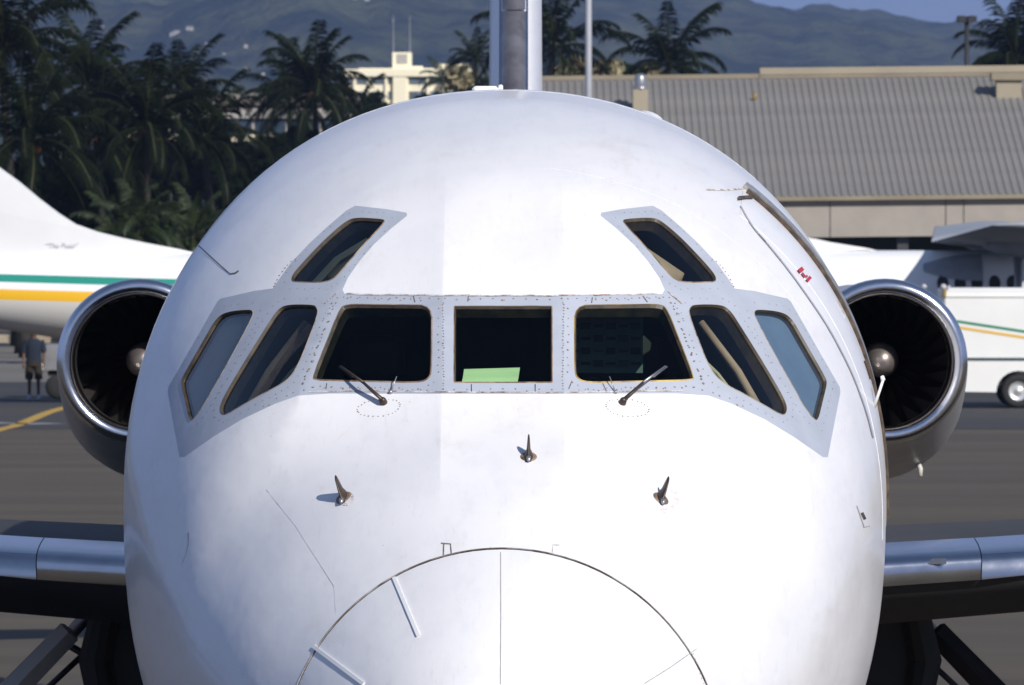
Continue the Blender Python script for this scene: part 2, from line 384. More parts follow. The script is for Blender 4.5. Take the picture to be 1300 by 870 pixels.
def inpoly(pt, poly):
    x, y = pt; c = False; n = len(poly); j = n-1
    for i in range(n):
        xi, yi = poly[i]; xj, yj = poly[j]
        if (yi > y) != (yj > y) and x < (xj-xi)*(y-yi)/(yj-yi)+xi: c = not c
        j = i
    return c
PS = 1.45                                    # metres per radian in the flattened skin
def cdt(outer_pts, loops, lines, interior, keep):
    V = [Vector(p) for p in outer_pts]; E = []
    for lp in loops:
        n = len(V); V += [Vector(p) for p in lp]; E += [(n+i, n+(i+1) % len(lp)) for i in range(len(lp))]
    for ln in lines:
        n = len(V); V += [Vector(p) for p in ln]; E += [(n+i, n+i+1) for i in range(len(ln)-1)]
    V += [Vector(p) for p in interior]
    r = delaunay_2d_cdt(V, E, [], 0, 1e-5)
    vs, fs = r[0], r[2]
    out = {}
    for f in fs:
        c = ((vs[f[0]].x+vs[f[1]].x+vs[f[2]].x)/3, (vs[f[0]].y+vs[f[1]].y+vs[f[2]].y)/3)
        k = keep(c)
        if k is not None: out.setdefault(k, []).append(f)
    return np.array([(v.x, v.y) for v in vs]), out
def skinmesh(name, P2, faces, m, parent, off=0.0, flip=False, nrm=True):
    used = sorted({i for f in faces for i in f}); mp = {u: k for k, u in enumerate(used)}
    q = P2[used]; y = q[:, 0]; th = q[:, 1]/PS
    P = skin(y, th)
    if off: P = P+normal(y, th)*off
    P = P-np.array(ORG[parent])
    fs = []
    for f in faces:
        a, b, c = [mp[i] for i in f]
        n = np.cross(P[b]-P[a], P[c]-P[a]); ct = (P[a]+P[b]+P[c])/3+np.array(ORG[parent]); cc = np.array([0, ct[1], float(sect(ct[1])[3])])
        if (n@(ct-cc) < 0) != flip: fs.append((a, c, b))
        else: fs.append((a, b, c))
    me = bpy.data.meshes.new(name); me.from_pydata(P.tolist(), [], fs); me.update()
    me.polygons.foreach_set('use_smooth', [True]*len(fs))
    if nrm:
        fa = np.array(fs); pp = q[fa]; ct = pp.mean(1, keepdims=True); nn = (pp*.8+ct*.2).reshape(-1, 2)
        N = normal(nn[:, 0], nn[:, 1]/PS, .003)
        me.normals_split_custom_set(((-N if flip else N)).tolist())
    me.materials.append(M[m]); o = bpy.data.objects.new(name, me); COL.objects.link(o); o.parent = parent; ORG[o] = ORG[parent]
    return o
def tops(px): q, ok = cast(px); return [(a, b*PS) for (a, b), k in zip(q, ok) if k]
def ribbon(px, wpx, name, m, parent, off=.0015, label=None, th=0.0, grow=0):
    # a thin strip lying on the skin along a photo polyline
    p = dens(px, 5, False); a = np.array(p); t = np.gradient(a, axis=0); t /= np.linalg.norm(t, axis=1, keepdims=True)+1e-9
    n = np.stack([-t[:, 1], t[:, 0]], -1)*wpx/2
    qa, ok1 = cast(a+n); qb, ok2 = cast(a-n)
    A = skin(qa[:, 0], qa[:, 1]); B = skin(qb[:, 0], qb[:, 1]); na = normal(qa[:, 0], qa[:, 1]); nb = normal(qb[:, 0], qb[:, 1])
    mb = MB() if name is not None else grow
    lo = off if not th else -.002
    ring = [[A[i]+na[i]*lo, A[i]+na[i]*(off+th), B[i]+nb[i]*(off+th), B[i]+nb[i]*lo] for i in range(len(a)) if ok1[i] and ok2[i]]
    mb.rings(ring, True, True, True)
    if name is None: return
    return mb.build(name, m, parent, label=label)

# ================================================================== THE AIRLINER
jet = empty('jet_airliner', (0, 6, 0), 'large white twin-jet airliner seen head-on, filling the middle of the apron', 'airliner')
W_R = {  # right-hand window outlines as they stand in the photograph
 'front': [(728.6, 387), (839.5, 385.6), (848, 392.5), (882, 479.5), (878.7, 483.6), (744, 486.8), (732, 481), (728.8, 472)],
 'side': [(876, 390), (881, 386.4), (915.5, 386.4), (927.4, 393.8), (939.3, 412.3), (965.8, 454.6), (989.6, 494.3), (999.3, 514.1), (998.8, 524.7), (993.5, 527.9), (984.3, 523.4), (947.3, 502.2), (923.5, 490.3), (910.2, 481), (899.7, 465.2), (891.7, 446.7), (873.2, 397.8)],
 'aft': [(957, 396.5), (960.5, 392.5), (992.2, 395.6), (1005.4, 404.4), (1016, 422.9), (1047.7, 478.4), (1050.4, 486.3), (1045.1, 507.5), (1038.5, 535.3), (1031.9, 531.8), (1021.3, 518), (1008, 494.3), (986.9, 457.3), (968.4, 422.9), (957.8, 401.7)],
 'eyebrow': [(790.2, 279.8), (794.2, 277.8), (827.2, 275.7), (840.1, 280.2), (862.6, 299.5), (878.7, 315.6), (898, 336.5), (908.5, 349.4), (909.6, 355.8), (906.9, 359), (865.8, 359.4), (854.6, 354.2), (846.5, 346.2), (822.4, 317.2), (791.8, 284.2)]}
CEN = [(576.0, 389.5), (577.5, 388), (700.1, 388), (701.6, 389.5), (702, 485), (700.5, 486.5), (577.1, 486.5), (575.6, 485)]
MASK_R = [(AX, 375.2), (700, 375.6), (739, 375.2), (834.8, 373.6), (841, 372.9), (843.8, 368), (836.9, 352.6), (822.4, 331.7), (804.7, 310.8), (782.2, 289.9), (762.5, 274), (763, 270.2), (788.6, 265.7), (828.8, 261.2), (840, 267.4), (862.6, 286.7), (886.8, 309.2), (910.9, 334.9), (927, 357.5), (932.6, 366.3), (957, 369.5), (1000, 379.3), (1004, 383), (1066.2, 491.6), (1067, 498), (1051, 580.5), (1045, 580.7), (1008, 555), (971, 532.6), (928.7, 512.8), (899.7, 502.5), (860, 499.8), (AX, 500.4)]
def par(px): q, ok = cast(px); return [(a, b*PS) for a, b in q]
def mirp(p): return [(a, -b) for a, b in p][::-1]
def rnd(p, n=2): return dens(chaikin(dens(p, 40), n), 3.2)
WIN = []                                      # kind, side, outline, inset outline (flattened skin coordinates)
for k, p in W_R.items():
    d = rnd(p, 2); o_, i_ = par(d), par(inset(d, {'front': 3.6, 'side': 1.8, 'aft': 1.5, 'eyebrow': 2.4}[k]))
    WIN.append((k, 1, o_, i_)); WIN.append((k, -1, mirp(o_), mirp(i_)))
d = dens(CEN, 3.2); WIN.append(('centre', 0, par(d), par(inset(d, 3.0))))
mk = par(dens(MASK_R, 5, False)); mk[0] = (mk[0][0], 0.0); mk[-1] = (mk[-1][0], 0.0)
MASK = mk+[(a, -b) for a, b in mk[::-1]][1:-1]
# crease lines of the faceted nose
def crease(xs, z0, z1):
    zs = np.linspace(z0, z1, 40); q = []
    for z in zs:
        x = xs(z) if callable(xs) else xs
        if 2.7 < z < 4.32:
            y = float(np.interp(z, GZ, YB[int(round(float(x)/1.2*240))])); q.append((float(x), y, float(z)))
    return [(y, math.atan2(x, z-float(sect(y)[3]))*PS) for x, y, z in q]
c1 = crease(XC, 2.95, 4.28)
NT = 132; ths = np.linspace(-PI, PI, NT+1)*PS; ysn = np.linspace(1.05, 6, 96)
outer = [(1.05, t) for t in ths]+[(6.0, t) for t in ths]+[(y, s*PI*PS) for y in ysn[1:-1] for s in (-1, 1)]
inter = [(y+random.uniform(-.006, .006), t+random.uniform(-.006, .006)) for y in ysn[1:-1] for t in ths[1:-1]]
def bb(p): a = np.array(p); return a.min(0), a.max(0)
BBS = [(k, bb(p), p) for k, s, p, i in WIN]; MBB = bb(MASK)
def classify(c):
    for k, (a, b), p in BBS:
        if a[0] < c[0] < b[0] and a[1] < c[1] < b[1] and inpoly(c, p): return 'hole'
    if MBB[0][0] < c[0] < MBB[1][0] and MBB[0][1] < c[1] < MBB[1][1] and inpoly(c, MASK): return 'frame'
    return 'skin'
EB = []
n_ = len(outer)
P2, parts = cdt(outer, [p for k, s, p, i in WIN]+[MASK], [c1, [(a, -b) for a, b in c1]], inter, classify)
# far part of the fuselage on a plain grid, one mesh with the nose skin
fa = list(parts['skin'])
ysb = list(np.arange(6.5, 20.1, .75))+list(np.arange(20.5, 29.6, .4)); base = len(P2); ext = []
rows = [[None]*(NT+1)]
for y in [6.0]+ysb: ext += [(y, t) for t in ths]
for r in range(len(ysb)):
    for j in range(NT):
        a = base+r*(NT+1)+j; fa += [(a, a+1, a+NT+2), (a, a+NT+2, a+NT+1)]
P2all = np.vstack([P2, np.array(ext)])
skinmesh('fuselage', P2all, fa, 'white', jet)
frame = skinmesh('windshield_frame', P2, parts['frame'], 'grey', jet)
lin = [f for f in parts['skin']+parts['frame'] if 1.95 < P2[f[0]][0] < 4.3 and abs(P2[f[0]][1]/PS) < 2.0]
skinmesh('cockpit_lining', P2, lin, 'interior', jet, off=-.055, flip=True, nrm=False)
# radome and its seam
mb = MB(); NR = 96; tt = np.linspace(-PI, PI, NR, endpoint=False)
rr_ = [skin(np.full(NR, y), tt) for y in [.0015, .006, .015, .03, .06, .1, .16, .24, .34, .45, .57, .7, .83, .94, 1.02, 1.042]]
lip = rr_[-1].copy(); lip = (lip-[0, 0, 1.93])*[.95, 1, .95]+[0, .003, 1.93]
mb.rings(list(rr_), True, True); mb.rings([rr_[-1], lip], True); mb.build('radome', 'white', jet, smooth=True)
mb = MB(); a = skin(np.full(NR, 1.052), tt); c = np.array([0, 0, 1.93]); mb.rings([(a-c)*[.994, 1, .994]+c+[0, -.006, 0], (a-c)*[.90, 1, .90]+c+[0, -.012, 0]], True); mb.build('radome_seam', 'seam', jet)
# windows: seal, reveal and pane
SEALM = {'front': 'gold', 'side': 'seal', 'aft': 'seal', 'eyebrow': 'tan', 'centre': 'tan'}
for k, s, o_, i_ in WIN:
    def pts(p, off): a = np.array(p); return skin(a[:, 0], a[:, 1]/PS)+normal(a[:, 0], a[:, 1]/PS)*off
    pane2 = [(y, t) for y, t in i_]
    A = pts(o_, 0); B = pts(i_, -.007); Cc = pts(i_, -.056)
    (a0, a1) = bb(pane2); grid = [(y, t) for y in np.arange(a0[0], a1[0], .03) for t in np.arange(a0[1], a1[1], .03) if inpoly((y, t), inset(pane2, .012))]
    V2, F2 = cdt([], [pane2], [], grid, lambda c: 'p' if inpoly(c, pane2) else None)
    sm_ = 'gold' if (k == 'front') else SEALM[k]
    if k in ('front',) and s < 0: sm_ = 'tan'
    pane = skinmesh('window_pane', V2, F2['p'], 'glass' if k in ('front', 'centre') else 'glass_side', jet, off=-.010, nrm=False)
    fr_ = {'front': .40, 'side': .45, 'aft': .4, 'eyebrow': .4, 'centre': .45}[k]; G_ = pts([(a[0]*(1-fr_)+b[0]*fr_, a[1]*(1-fr_)+b[1]*fr_) for a, b in zip(o_, i_)], .002)
    mb = MB(); mb.rings([A, G_], True); sl = mb.build('window_trim', {'front': 'gold' if s > 0 else 'tan', 'centre': 'tan', 'eyebrow': 'tan'}.get(k, 'trimdark'), pane, smooth=False)
    mb = MB(); mb.rings([G_, B, Cc], True); mb.build('window_seal', 'gasket', pane, smooth=False)
    if k == 'aft':
        bl = skinmesh('sky_reflection', V2, F2['p'], 'skyrefl' if s > 0 else 'skyrefl_pale', pane, off=-.03, nrm=False)  # tinted sheet behind the pane, its colour stands in for reflected sky
# black inner lip for panes whose photographed border is double (black outside, metal inside)
for k, s, o_, i_ in WIN:
    if k in ('front', 'centre', 'eyebrow'):
        pass
print('airliner skin', len(P2), len(fa))

def P1(y, th, off=0.0): return skin(np.array([y]), np.array([th]))[0]+(normal(np.array([y]), np.array([th]))[0]*off if off else 0)
def N1(y, th): return normal(np.array([float(y)]), np.array([float(th)]))[0]
def pstrip(q, w, name, m, parent, lo=-.002, hi=.0015, mb=None, label=None, taper=None):
    # raised or flush strip along (station, angle) points, w metres wide
    q = np.array(q, float); A = skin(q[:, 0], q[:, 1]); N = normal(q[:, 0], q[:, 1]); T = np.gradient(A, axis=0); T /= np.linalg.norm(T, axis=1, keepdims=True)+1e-9
    B = np.cross(N, T)*w/2; own = mb is None; hi = np.full(len(q), hi)
    if taper is not None: k_ = np.clip((q[-1, 1]-q[:, 1])/taper, .04, 1)**.7; hi = hi*k_; B = B*k_[:, None]
    if own: mb = MB()
    mb.rings([[A[i]-B[i]+N[i]*lo, A[i]-B[i]+N[i]*hi[i], A[i]+B[i]+N[i]*hi[i], A[i]+B[i]+N[i]*lo] for i in range(len(q))], True, True, True)
    return mb.build(name, m, parent, label=label) if own else None
def arc(y, a, b, n=40): return [(y, t) for t in np.linspace(a, b, n)]

# ---- rivets: round heads standing on the frame, joined as one part because each is a pixel or two
rv = MB(); rvg = MB()
def rivet(y, th, r, mb=rv, h=.0016):
    P = P1(y, th); n = N1(y, th); a = np.cross(n, [0, 0, 1]); a /= np.linalg.norm(a); b = np.cross(n, a)
    vs = [P+(a*math.cos(k*PI/3)+b*math.sin(k*PI/3))*r for k in range(6)]+[P+n*h+(a*math.cos(k*PI/3)+b*math.sin(k*PI/3))*r*.55 for k in range(6)]
    mb.add(vs, [(k, (k+1) % 6, 6+(k+1) % 6, 6+k) for k in range(6)]+[tuple(range(6, 12))])
def rivrow(px, step, r, jit=.6, closed=False, both=True, skip=.0):
    p = dens(px, step, closed)
    q, ok = cast([(x+random.uniform(-jit, jit), y+random.uniform(-jit, jit)) for x, y in p])
    for (a, b), k in zip(q, ok):
        if not k: continue
        if random.random() > skip: rivet(a, b, r*random.uniform(.75, 1.25))
        if both and random.random() > skip: rivet(a, -b, r*random.uniform(.75, 1.25))
rivrow(inset(dens(W_R['front'], 30), -7.5), 11, .0042, 1.0, True)
rivrow([(744, 381), (838, 378.5)], 13, .0045, 1.2)
rivrow([(AX, 380.5), (712, 380)], 15, .0050, 1.6); rivrow([(AX, 495.5), (715, 495)], 15, .0045, 1.6)
rivrow([(735, 495), (880, 492), (905, 498), (945, 517)], 12, .0045, 2.2)
rivrow([(715.5, 384), (714, 490)], 3.6, .0036, .8)
rivrow([(849, 378), (858, 400), (878, 450), (893, 486)], 9.5, .0050, 1.0)
rivrow([(856, 384), (866, 405)], 7, .004, 1.5)
for k in ('side', 'aft', 'eyebrow'): rivrow(inset(dens(W_R[k], 30), -7.5), 9.5, .0028, .6, True, skip=.1)
rivrow([(905, 329), (918, 340), (928, 355), (932, 364)], 5.5, .0045, .8)
for sx, c in ((1, (796.5, 518)), ):
    rivrow([(c[0]+27*math.cos(t)-3*math.sin(t), c[1]+10.5*math.sin(t)+4*math.cos(t)) for t in np.linspace(0, 2*PI, 26, endpoint=False)], 30, .0038, .7, True)
rivrow([(880, 830), (893, 868)], 7, .003, .5)
rv.build('rivet', 'rivet', jet, kind='stuff')

# ---- seams
def rb(px, w, m='softseam', both=False):
    ribbon(px, w, 'panel_seam', m, jet, off=.0004 if 'faint' in m else .0015)
    if both: ribbon(mir(px), w, 'panel_seam', m, jet)
def wob(px, a, step=9):
    return [(x+random.uniform(-a, a)*.3, y+random.uniform(-a, a)) for x, y in dens(px, step, False)]
rb(wob([(440, 373.6), (540, 375.2), (600, 375.4), (AX, 375.6), (700, 375.8), (740, 375.2), (835, 373.4)], .7), 1.7, 'brownseam')
rb(wob([(392, 497.5), (480, 496.8), (560, 498.2), (720, 498.6), (800, 497), (868, 496.5)], .5), 1.5, 'brownseam')
rb([(635.5, 701), (635.8, 780), (635.3, 869)], 1.1, 'faintseam2')
rb([(338, 622), (375, 668), (424, 745), (426, 778)], .7, 'faintseam')
rb([(252, 312), (275, 333), (292, 348), (299, 347), (303, 344)], 1.6, 'seam')
rb([(884, 824), (850, 848), (818, 868)], 1.0)
rb(wob([(897, 241), (925, 242), (945, 239.5), (958, 239)], .5), 2.0, 'brownseam')
rb([(560, 690), (566, 690.5), (572, 691), (573, 703)], 1.5, 'seam'); rb([(563.5, 690), (563, 705)], 1.5, 'seam')
rb([(701, 703), (702, 692), (710, 692.5)], 1.4, 'brownseam')
rb([(430, 370), (412, 386)], 1.3, 'brownseam', True); 
for p in ([(595, 374), (594, 383)], [(726, 484), (722, 494)], [(679.5, 488), (679.5, 498)], [(598.5, 488), (598.5, 498)], [(752, 378), (751, 385)], [(816, 376), (822, 384)], [(525, 376), (527, 384)], [(765, 487), (770, 497)], [(415, 487), (414, 494)]): rb(p, 1.2, 'seam')
rb([(1087.5, 642), (1097, 669.5)], 1.2); rb([(1096, 669.5), (1104, 668)], 1.2); rb([(1094, 651), (1098, 659.5)], 3.6, 'seal')
for yy, a, b in ((3.55, .12, .95), (5.6, -.5, .7)): pstrip(arc(yy, a, b), .0022, 'panel_seam', 'faintseam', jet, hi=.0008)
pstrip(arc(1.052, -PI+.01, PI-.01, 200), .0043, 'radome_gap', 'brownseam2', jet, hi=.0022)
# faint soot streaks below the probes and wiper are in the paint; dirt rings round the probes stand as thin patches
M['smear'] = mat('pinkish_sealant_smear', (.66, .56, .54), .7, col2=(.78, .76, .77), vscale=30, contrast=(.45, .6))
for cx_, cy_, r1, r2, a0_, a1_ in ((843, 634, 15, 13, -1.1, 2.2), (842, 634, 19, 17, -.6, 1.9), (439, 633, 9, 8, -1.3, 2.4)):
    ribbon([(cx_+r1*math.cos(t), cy_+r2*math.sin(t)) for t in np.linspace(a0_, a1_, 8)], 3.0, 'sealant_smear', 'smear', jet, off=.0006)
ribbon([(239, 676), (238.5, 690), (235, 706), (231, 714)], 1.2, 'paint_scratch', 'plane_white', jet, off=.0012)
ribbon([(458, 530), (440, 548), (424, 562)], 1.6, 'paint_scratch', 'smear', jet, off=.0006)
# ---- lightning strips on the radome
for p in ([(500.5, 734), (531.5, 808)], [(398, 821), (462, 869)]): ribbon(p, 4.6, 'lightning_strip', 'plane_white', jet, off=.0, th=.006)

# ---- cabin door at the right of the picture: stations 4.0 to 4.83
t0, t1 = .655, 1.62
rows_ = [skin(np.full(46, y), np.linspace(t0, t1, 46))+normal(np.full(46, y), np.linspace(t0, t1, 46))*o for y, o in ((3.895, -.003), (3.90, .0012), (4.05, .0022), (4.2, .0025), (4.365, .0022), (4.375, -.02))]
mb = MB(); mb.rings([list(r) for r in rows_], False)
door = mb.build('cabin_door', 'white', jet, auto=.45)
ribbon(chaikin([(939.7, 262), (954, 288), (978, 315), (1002, 345), (1026.5, 379), (1050.7, 415), (1069, 449), (1084, 480), (1100, 524), (1108, 556)], 2, False), 1.7, 'door_seam', 'dimseam', door, off=.0035)
pstrip(arc(4.405, t0+.01, t1), .055, 'door_gap', 'seal', door, hi=.014)
ribbon([(936, 253), (945, 252.2), (955, 251.8)], 4.2, 'door_gap', 'seal', door, off=.008)
for a, b in ((4.885, .045), ):
    pstrip(arc(4.50, t0+.0, 1.60, 60), .115, 'door_edge', 'doorsill', door, lo=-.01, hi=.018, taper=.6)
pstrip(arc(4.65, t0+.02, 1.58, 60), .12, 'door_surround', 'grey', door, lo=-.01, hi=.003, taper=.4)
mb = MB(); [ribbon(p_, w_, None, None, door, off=.009, grow=mb) for p_, w_ in (([(1013.5, 342), (1016.6, 346.2)], 6.5), ([(1016.5, 347.8), (1020.6, 353)], 2.2), ([(1021.5, 351), (1023.3, 353.2)], 2.0), ([(1023.6, 354), (1026.6, 356.8)], 6.5))]
mb.build('door_placard', 'red', door)
a = P1(4.12, 1.30, .0); b = a+np.array([.055, .0, .13]); n = N1(4.12, 1.28)
mb = MB(); mb.tube([a, a+n*.02+[0, 0, .055], a+n*.04+[0, 0, .11]], [.007, .006, .006], 8); mb.tube([a+n*.04+[0, 0, .105], a+n*.035+[0, .005, .125]], [.010, .008], 8)
mb.build('door_handle', 'plane_white', door, smooth=True)
for th_ in (1.02, 1.19): pstrip([(4.25, th_), (4.25, th_+.05)], .012, 'door_latch', 'wiper' if th_ > 1.1 else 'softseam', door, hi=.010)

# ---- wipers
for s in (1, -1):
    (q,), _ = cast([(790, 512)]); y0, h0 = q; h0 *= s
    (q2,), _ = cast([(842, 471)]); y2_, h2 = q2; h2 *= s
    (q3,), _ = cast([(812, 495)]); y3, h3 = q3; h3 *= s
    B0 = P1(y0, h0); n0 = N1(y0, h0); B3 = P1(y3, h3, .045); B2 = P1(y2_, h2, .030)
    mb = MB(); mb.tube([B0-n0*.005, B0+n0*.02, B0+n0*.028], [.017, .014, .008], 10); mb.tube([B0+n0*.02, B0*.5+B3*.5+n0*.008, B3], [.010, .0085, .0065], 8, sq=(1.2, .7))
    wp = mb.build('wiper', 'wiper', jet, smooth=True)
    mb = MB(); mb.tube([B3, B3*.5+B2*.5, B2], [.0065, .005, .004], 8); d_ = (B2-B3); 
    mb.tube([B2-d_*.5-n0*.012, B2+d_*.12-n0*.014], [.005, .0035], 6); mb.build('wiper_blade', 'alu_dull' if s > 0 else 'wiper', wp, smooth=True)
    (q,), _ = cast([(781, 499)]); (q2,), _ = cast([(771, 484)])
    mb = MB(); mb.tube([P1(q[0], q[1]*s, .004), P1(q2[0], q2[1]*s, .03)], [.0028, .002], 6); mb.tube([P1(q[0], q[1]*s, -.002), P1(q[0], q[1]*s, .012)], [.009, .006], 8); mb.build('rain_repellent_nozzle', 'steel', jet, smooth=True)

# ---- air data probes: a swept blade on an oval foot
def probe(px, L, lean):
    (q,), _ = cast([px]); y, t = q; n = N1(y, t); P = P1(y, t)
    up_ = np.array([0, .75, .5]); up_ = up_-n*(up_@n); up_ /= np.linalg.norm(up_); sd_ = np.cross(n, up_)
    mb = MB(); ring = []
    for f_, c_, o_, th_ in ((0, .052, 0, .020), (.14, .045, .004, .016), (.3, .038, .010, .0085), (.6, .032, .022, .0065), (.9, .022, .036, .0045), (1, .012, .042, .003)):
        ct = P+n*L*f_+up_*o_+sd_*lean*f_*L
        ring.append([ct+up_*c_*math.cos(a)*1.0+sd_*th_*math.sin(a) for a in np.linspace(0, 2*PI, 12, endpoint=False)])
    mb.rings(ring, True, True, True); pr = mb.build('air_data_probe', 'wiper', jet, smooth=True)
    mb = MB(); mb.rings([[P+n*h+up_*r*1.25*math.cos(a)+sd_*r*math.sin(a) for a in np.linspace(0, 2*PI, 18, endpoint=False)] for r, h in ((.034, .0), (.030, .004), (.012, .005))], True, False, True)
    mb.build('probe_base', 'tan', pr)
    ft = P-up_*.052+n*.012
    mb = MB(); mb.tube([ft+up_*.02, ft-up_*.006], [.010, .007], 8); mb.build('probe_port', 'steel', pr, smooth=True)
probe((436, 632), .080, 0.0); probe((671, 580), .074, .0); probe((839, 633), .078, .0)

# ---- crown fittings
def fairing(y, x, L, W, H, m='plane_white', name='antenna_fairing'):
    mb = MB(); R_ = []
    z0 = P1(y, math.asin(x/1.8) if abs(x) < 1.7 else 0)[2]
    for f_ in np.linspace(-1, 1, 9):
        g = math.sqrt(max(0.0, 1-f_**2)); t_ = math.atan2(x, 1.755)
        Pn = P1(y+f_*L/2, t_); nn = N1(y+f_*L/2, t_); s_ = np.cross(nn, [0, 1, 0])
        R_.append([Pn-nn*.01+s_*W/2*g*math.cos(a)+nn*(H*g+.01)*math.sin(a) for a in np.linspace(0, PI, 11)])
    mb.rings(R_, False); return mb.build(name, m, jet, smooth=True)
fairing(7.4, .045, .9, .20, .028); fairing(7.0, .73, .8, .16, .035)
mb = MB(); c = P1(7.2, -.035); mb.cbox((-.10, 7.2, c[2]+.012), (.125, .35, .05), .012); mb.cbox((-.028, 7.25, c[2]+.018), (.022, .2, .058), .006); mb.build('antenna', 'plane_white', jet, auto=.6)

# ---- cockpit interior
def cpart(name, m, f, parent=jet, **k): mb = MB(); f(mb); return mb.build(name, m, parent, **k)
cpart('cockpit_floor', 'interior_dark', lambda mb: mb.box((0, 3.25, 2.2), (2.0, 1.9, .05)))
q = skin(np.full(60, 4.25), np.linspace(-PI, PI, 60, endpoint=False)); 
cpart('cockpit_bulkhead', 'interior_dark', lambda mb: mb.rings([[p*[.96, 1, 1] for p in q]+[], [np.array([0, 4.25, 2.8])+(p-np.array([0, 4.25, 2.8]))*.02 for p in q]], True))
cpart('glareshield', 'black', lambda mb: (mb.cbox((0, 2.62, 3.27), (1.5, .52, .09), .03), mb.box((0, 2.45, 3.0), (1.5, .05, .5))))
ov = cpart('overhead_panel', 'panelgrey', lambda mb: mb.cbox((.0, 3.15, 3.86), (.55, .5, .06), .02))
for s in (-1, 1):
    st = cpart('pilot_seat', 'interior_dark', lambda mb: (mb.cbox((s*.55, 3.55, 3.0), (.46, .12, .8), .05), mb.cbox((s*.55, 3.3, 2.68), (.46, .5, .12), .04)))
    cpart('headrest', 'interior_dark', lambda mb: mb.cbox((s*.55, 3.53, 3.5), (.26, .09, .16), .03), st)
# circuit-breaker and radio rack seen through the pane at the right
pn = cpart('avionics_rack', 'panelgrey', lambda mb: (mb.box((.42, 3.12, 3.58), (.32, .05, .30)), ))
for r in range(5):
    for c_ in range(6): cpart('rack_module', 'interior_dark' if (r*c_+c_) % 4 else 'darkgrey', lambda mb: mb.box((.29+.052*c_, 3.085, 3.47+.052*r), (.040, .02, .012 if (r+c_) % 2 else .028)), pn)
cpart('rack_lamp', 'knob', lambda mb: mb.cbox((.385, 2.60, 3.335), (.014, .014, .014), .003), pn)
for s in (1, -1):                             # window rail and post visible through the side panes
    (a,), _ = cast([(888, 401)]); (b,), _ = cast([(938, 448)]); (c,), _ = cast([(977, 516)])
    cpart('window_rail', 'cream', lambda mb: mb.tube([P1(a[0], a[1]*s, -.14), P1(b[0], b[1]*s, -.14), P1(c[0], c[1]*s, -.10)], [.009, .009, .009], 8), smooth=True)
    (a,), _ = cast([(905, 390)]); (b,), _ = cast([(955, 455)]); (c,), _ = cast([(990, 520)])
    cpart('window_post', 'interior', lambda mb: mb.tube([P1(a[0], a[1]*s, -.09), P1(b[0], b[1]*s, -.09), P1(c[0], c[1]*s, -.08)], [.016, .018, .018], 8), smooth=True)
    (a,), _ = cast([(800, 284)]); (b,), _ = cast([(880, 340)])
    cpart('roof_cushion', 'cream' if s < 0 else 'interior', lambda mb: mb.tube([P1(a[0]+.1, a[1]*s, -.16), P1(b[0]+.1, b[1]*s, -.16)], [.05, .06], 8), smooth=True)
    (a,), _ = cast([(770, 441)]); 
M['brownrefl'] = mat('brown_reflection', (.42, .27, .19), .8, col2=(.20, .13, .09), vscale=14)
(a,), _ = cast([(896, 394)]); (b,), _ = cast([(945, 444)]); (c,), _ = cast([(988, 519)])
pstrip([(y_, -t_) for y_, t_ in (a, ((a[0]+b[0])/2, (a[1]+b[1])/2), b, ((b[0]+c[0])/2, (b[1]+c[1])/2), c)], .10, 'window_reflection', 'brownrefl', jet, lo=-.095, hi=-.09)  # brown strip added inside the left side pane to imitate a warm reflection
(a,), _ = cast([(818, 284)]); (b,), _ = cast([(862, 309)]); (c,), _ = cast([(893, 342)])
pstrip([(y_, -t_) for y_, t_ in (a, b, c)], .05, 'sun_visor', 'cream', jet, lo=-.085, hi=-.08)
# folded green paper propped behind the middle pane
pp = empty('folded_paper', (-.02, 2.36, 3.36), 'folded pale green sheet of paper propped behind the middle windshield pane', 'paper')
(a,), _ = cast([(589, 459)]); (b,), _ = cast([(660, 457)]); (c,), _ = cast([(656.5, 484.5)]); (d,), _ = cast([(586, 483)]); (e,), _ = cast([(587, 476)]); (f,), _ = cast([(658, 474)])
g = [P1(*v, -.05) for v in (a, b)]+[P1(*v, -.035) for v in (f, e)]; h = [P1(*v, -.026) for v in (e, f, c, d)]
th_ = np.array([0, .004, .002])
mb = MB(); mb.add(g+[v+th_ for v in g], [(0, 1, 2, 3), (7, 6, 5, 4), (0, 4, 5, 1), (1, 5, 6, 2), (2, 6, 7, 3), (3, 7, 4, 0)]); mb.build('paper_sheet', 'paper', pp)
mb = MB(); mb.add(h+[v+th_ for v in h], [(0, 1, 2, 3), (7, 6, 5, 4), (0, 4, 5, 1), (1, 5, 6, 2), (2, 6, 7, 3), (3, 7, 4, 0)]); mb.build('paper_fold', 'paper', pp)

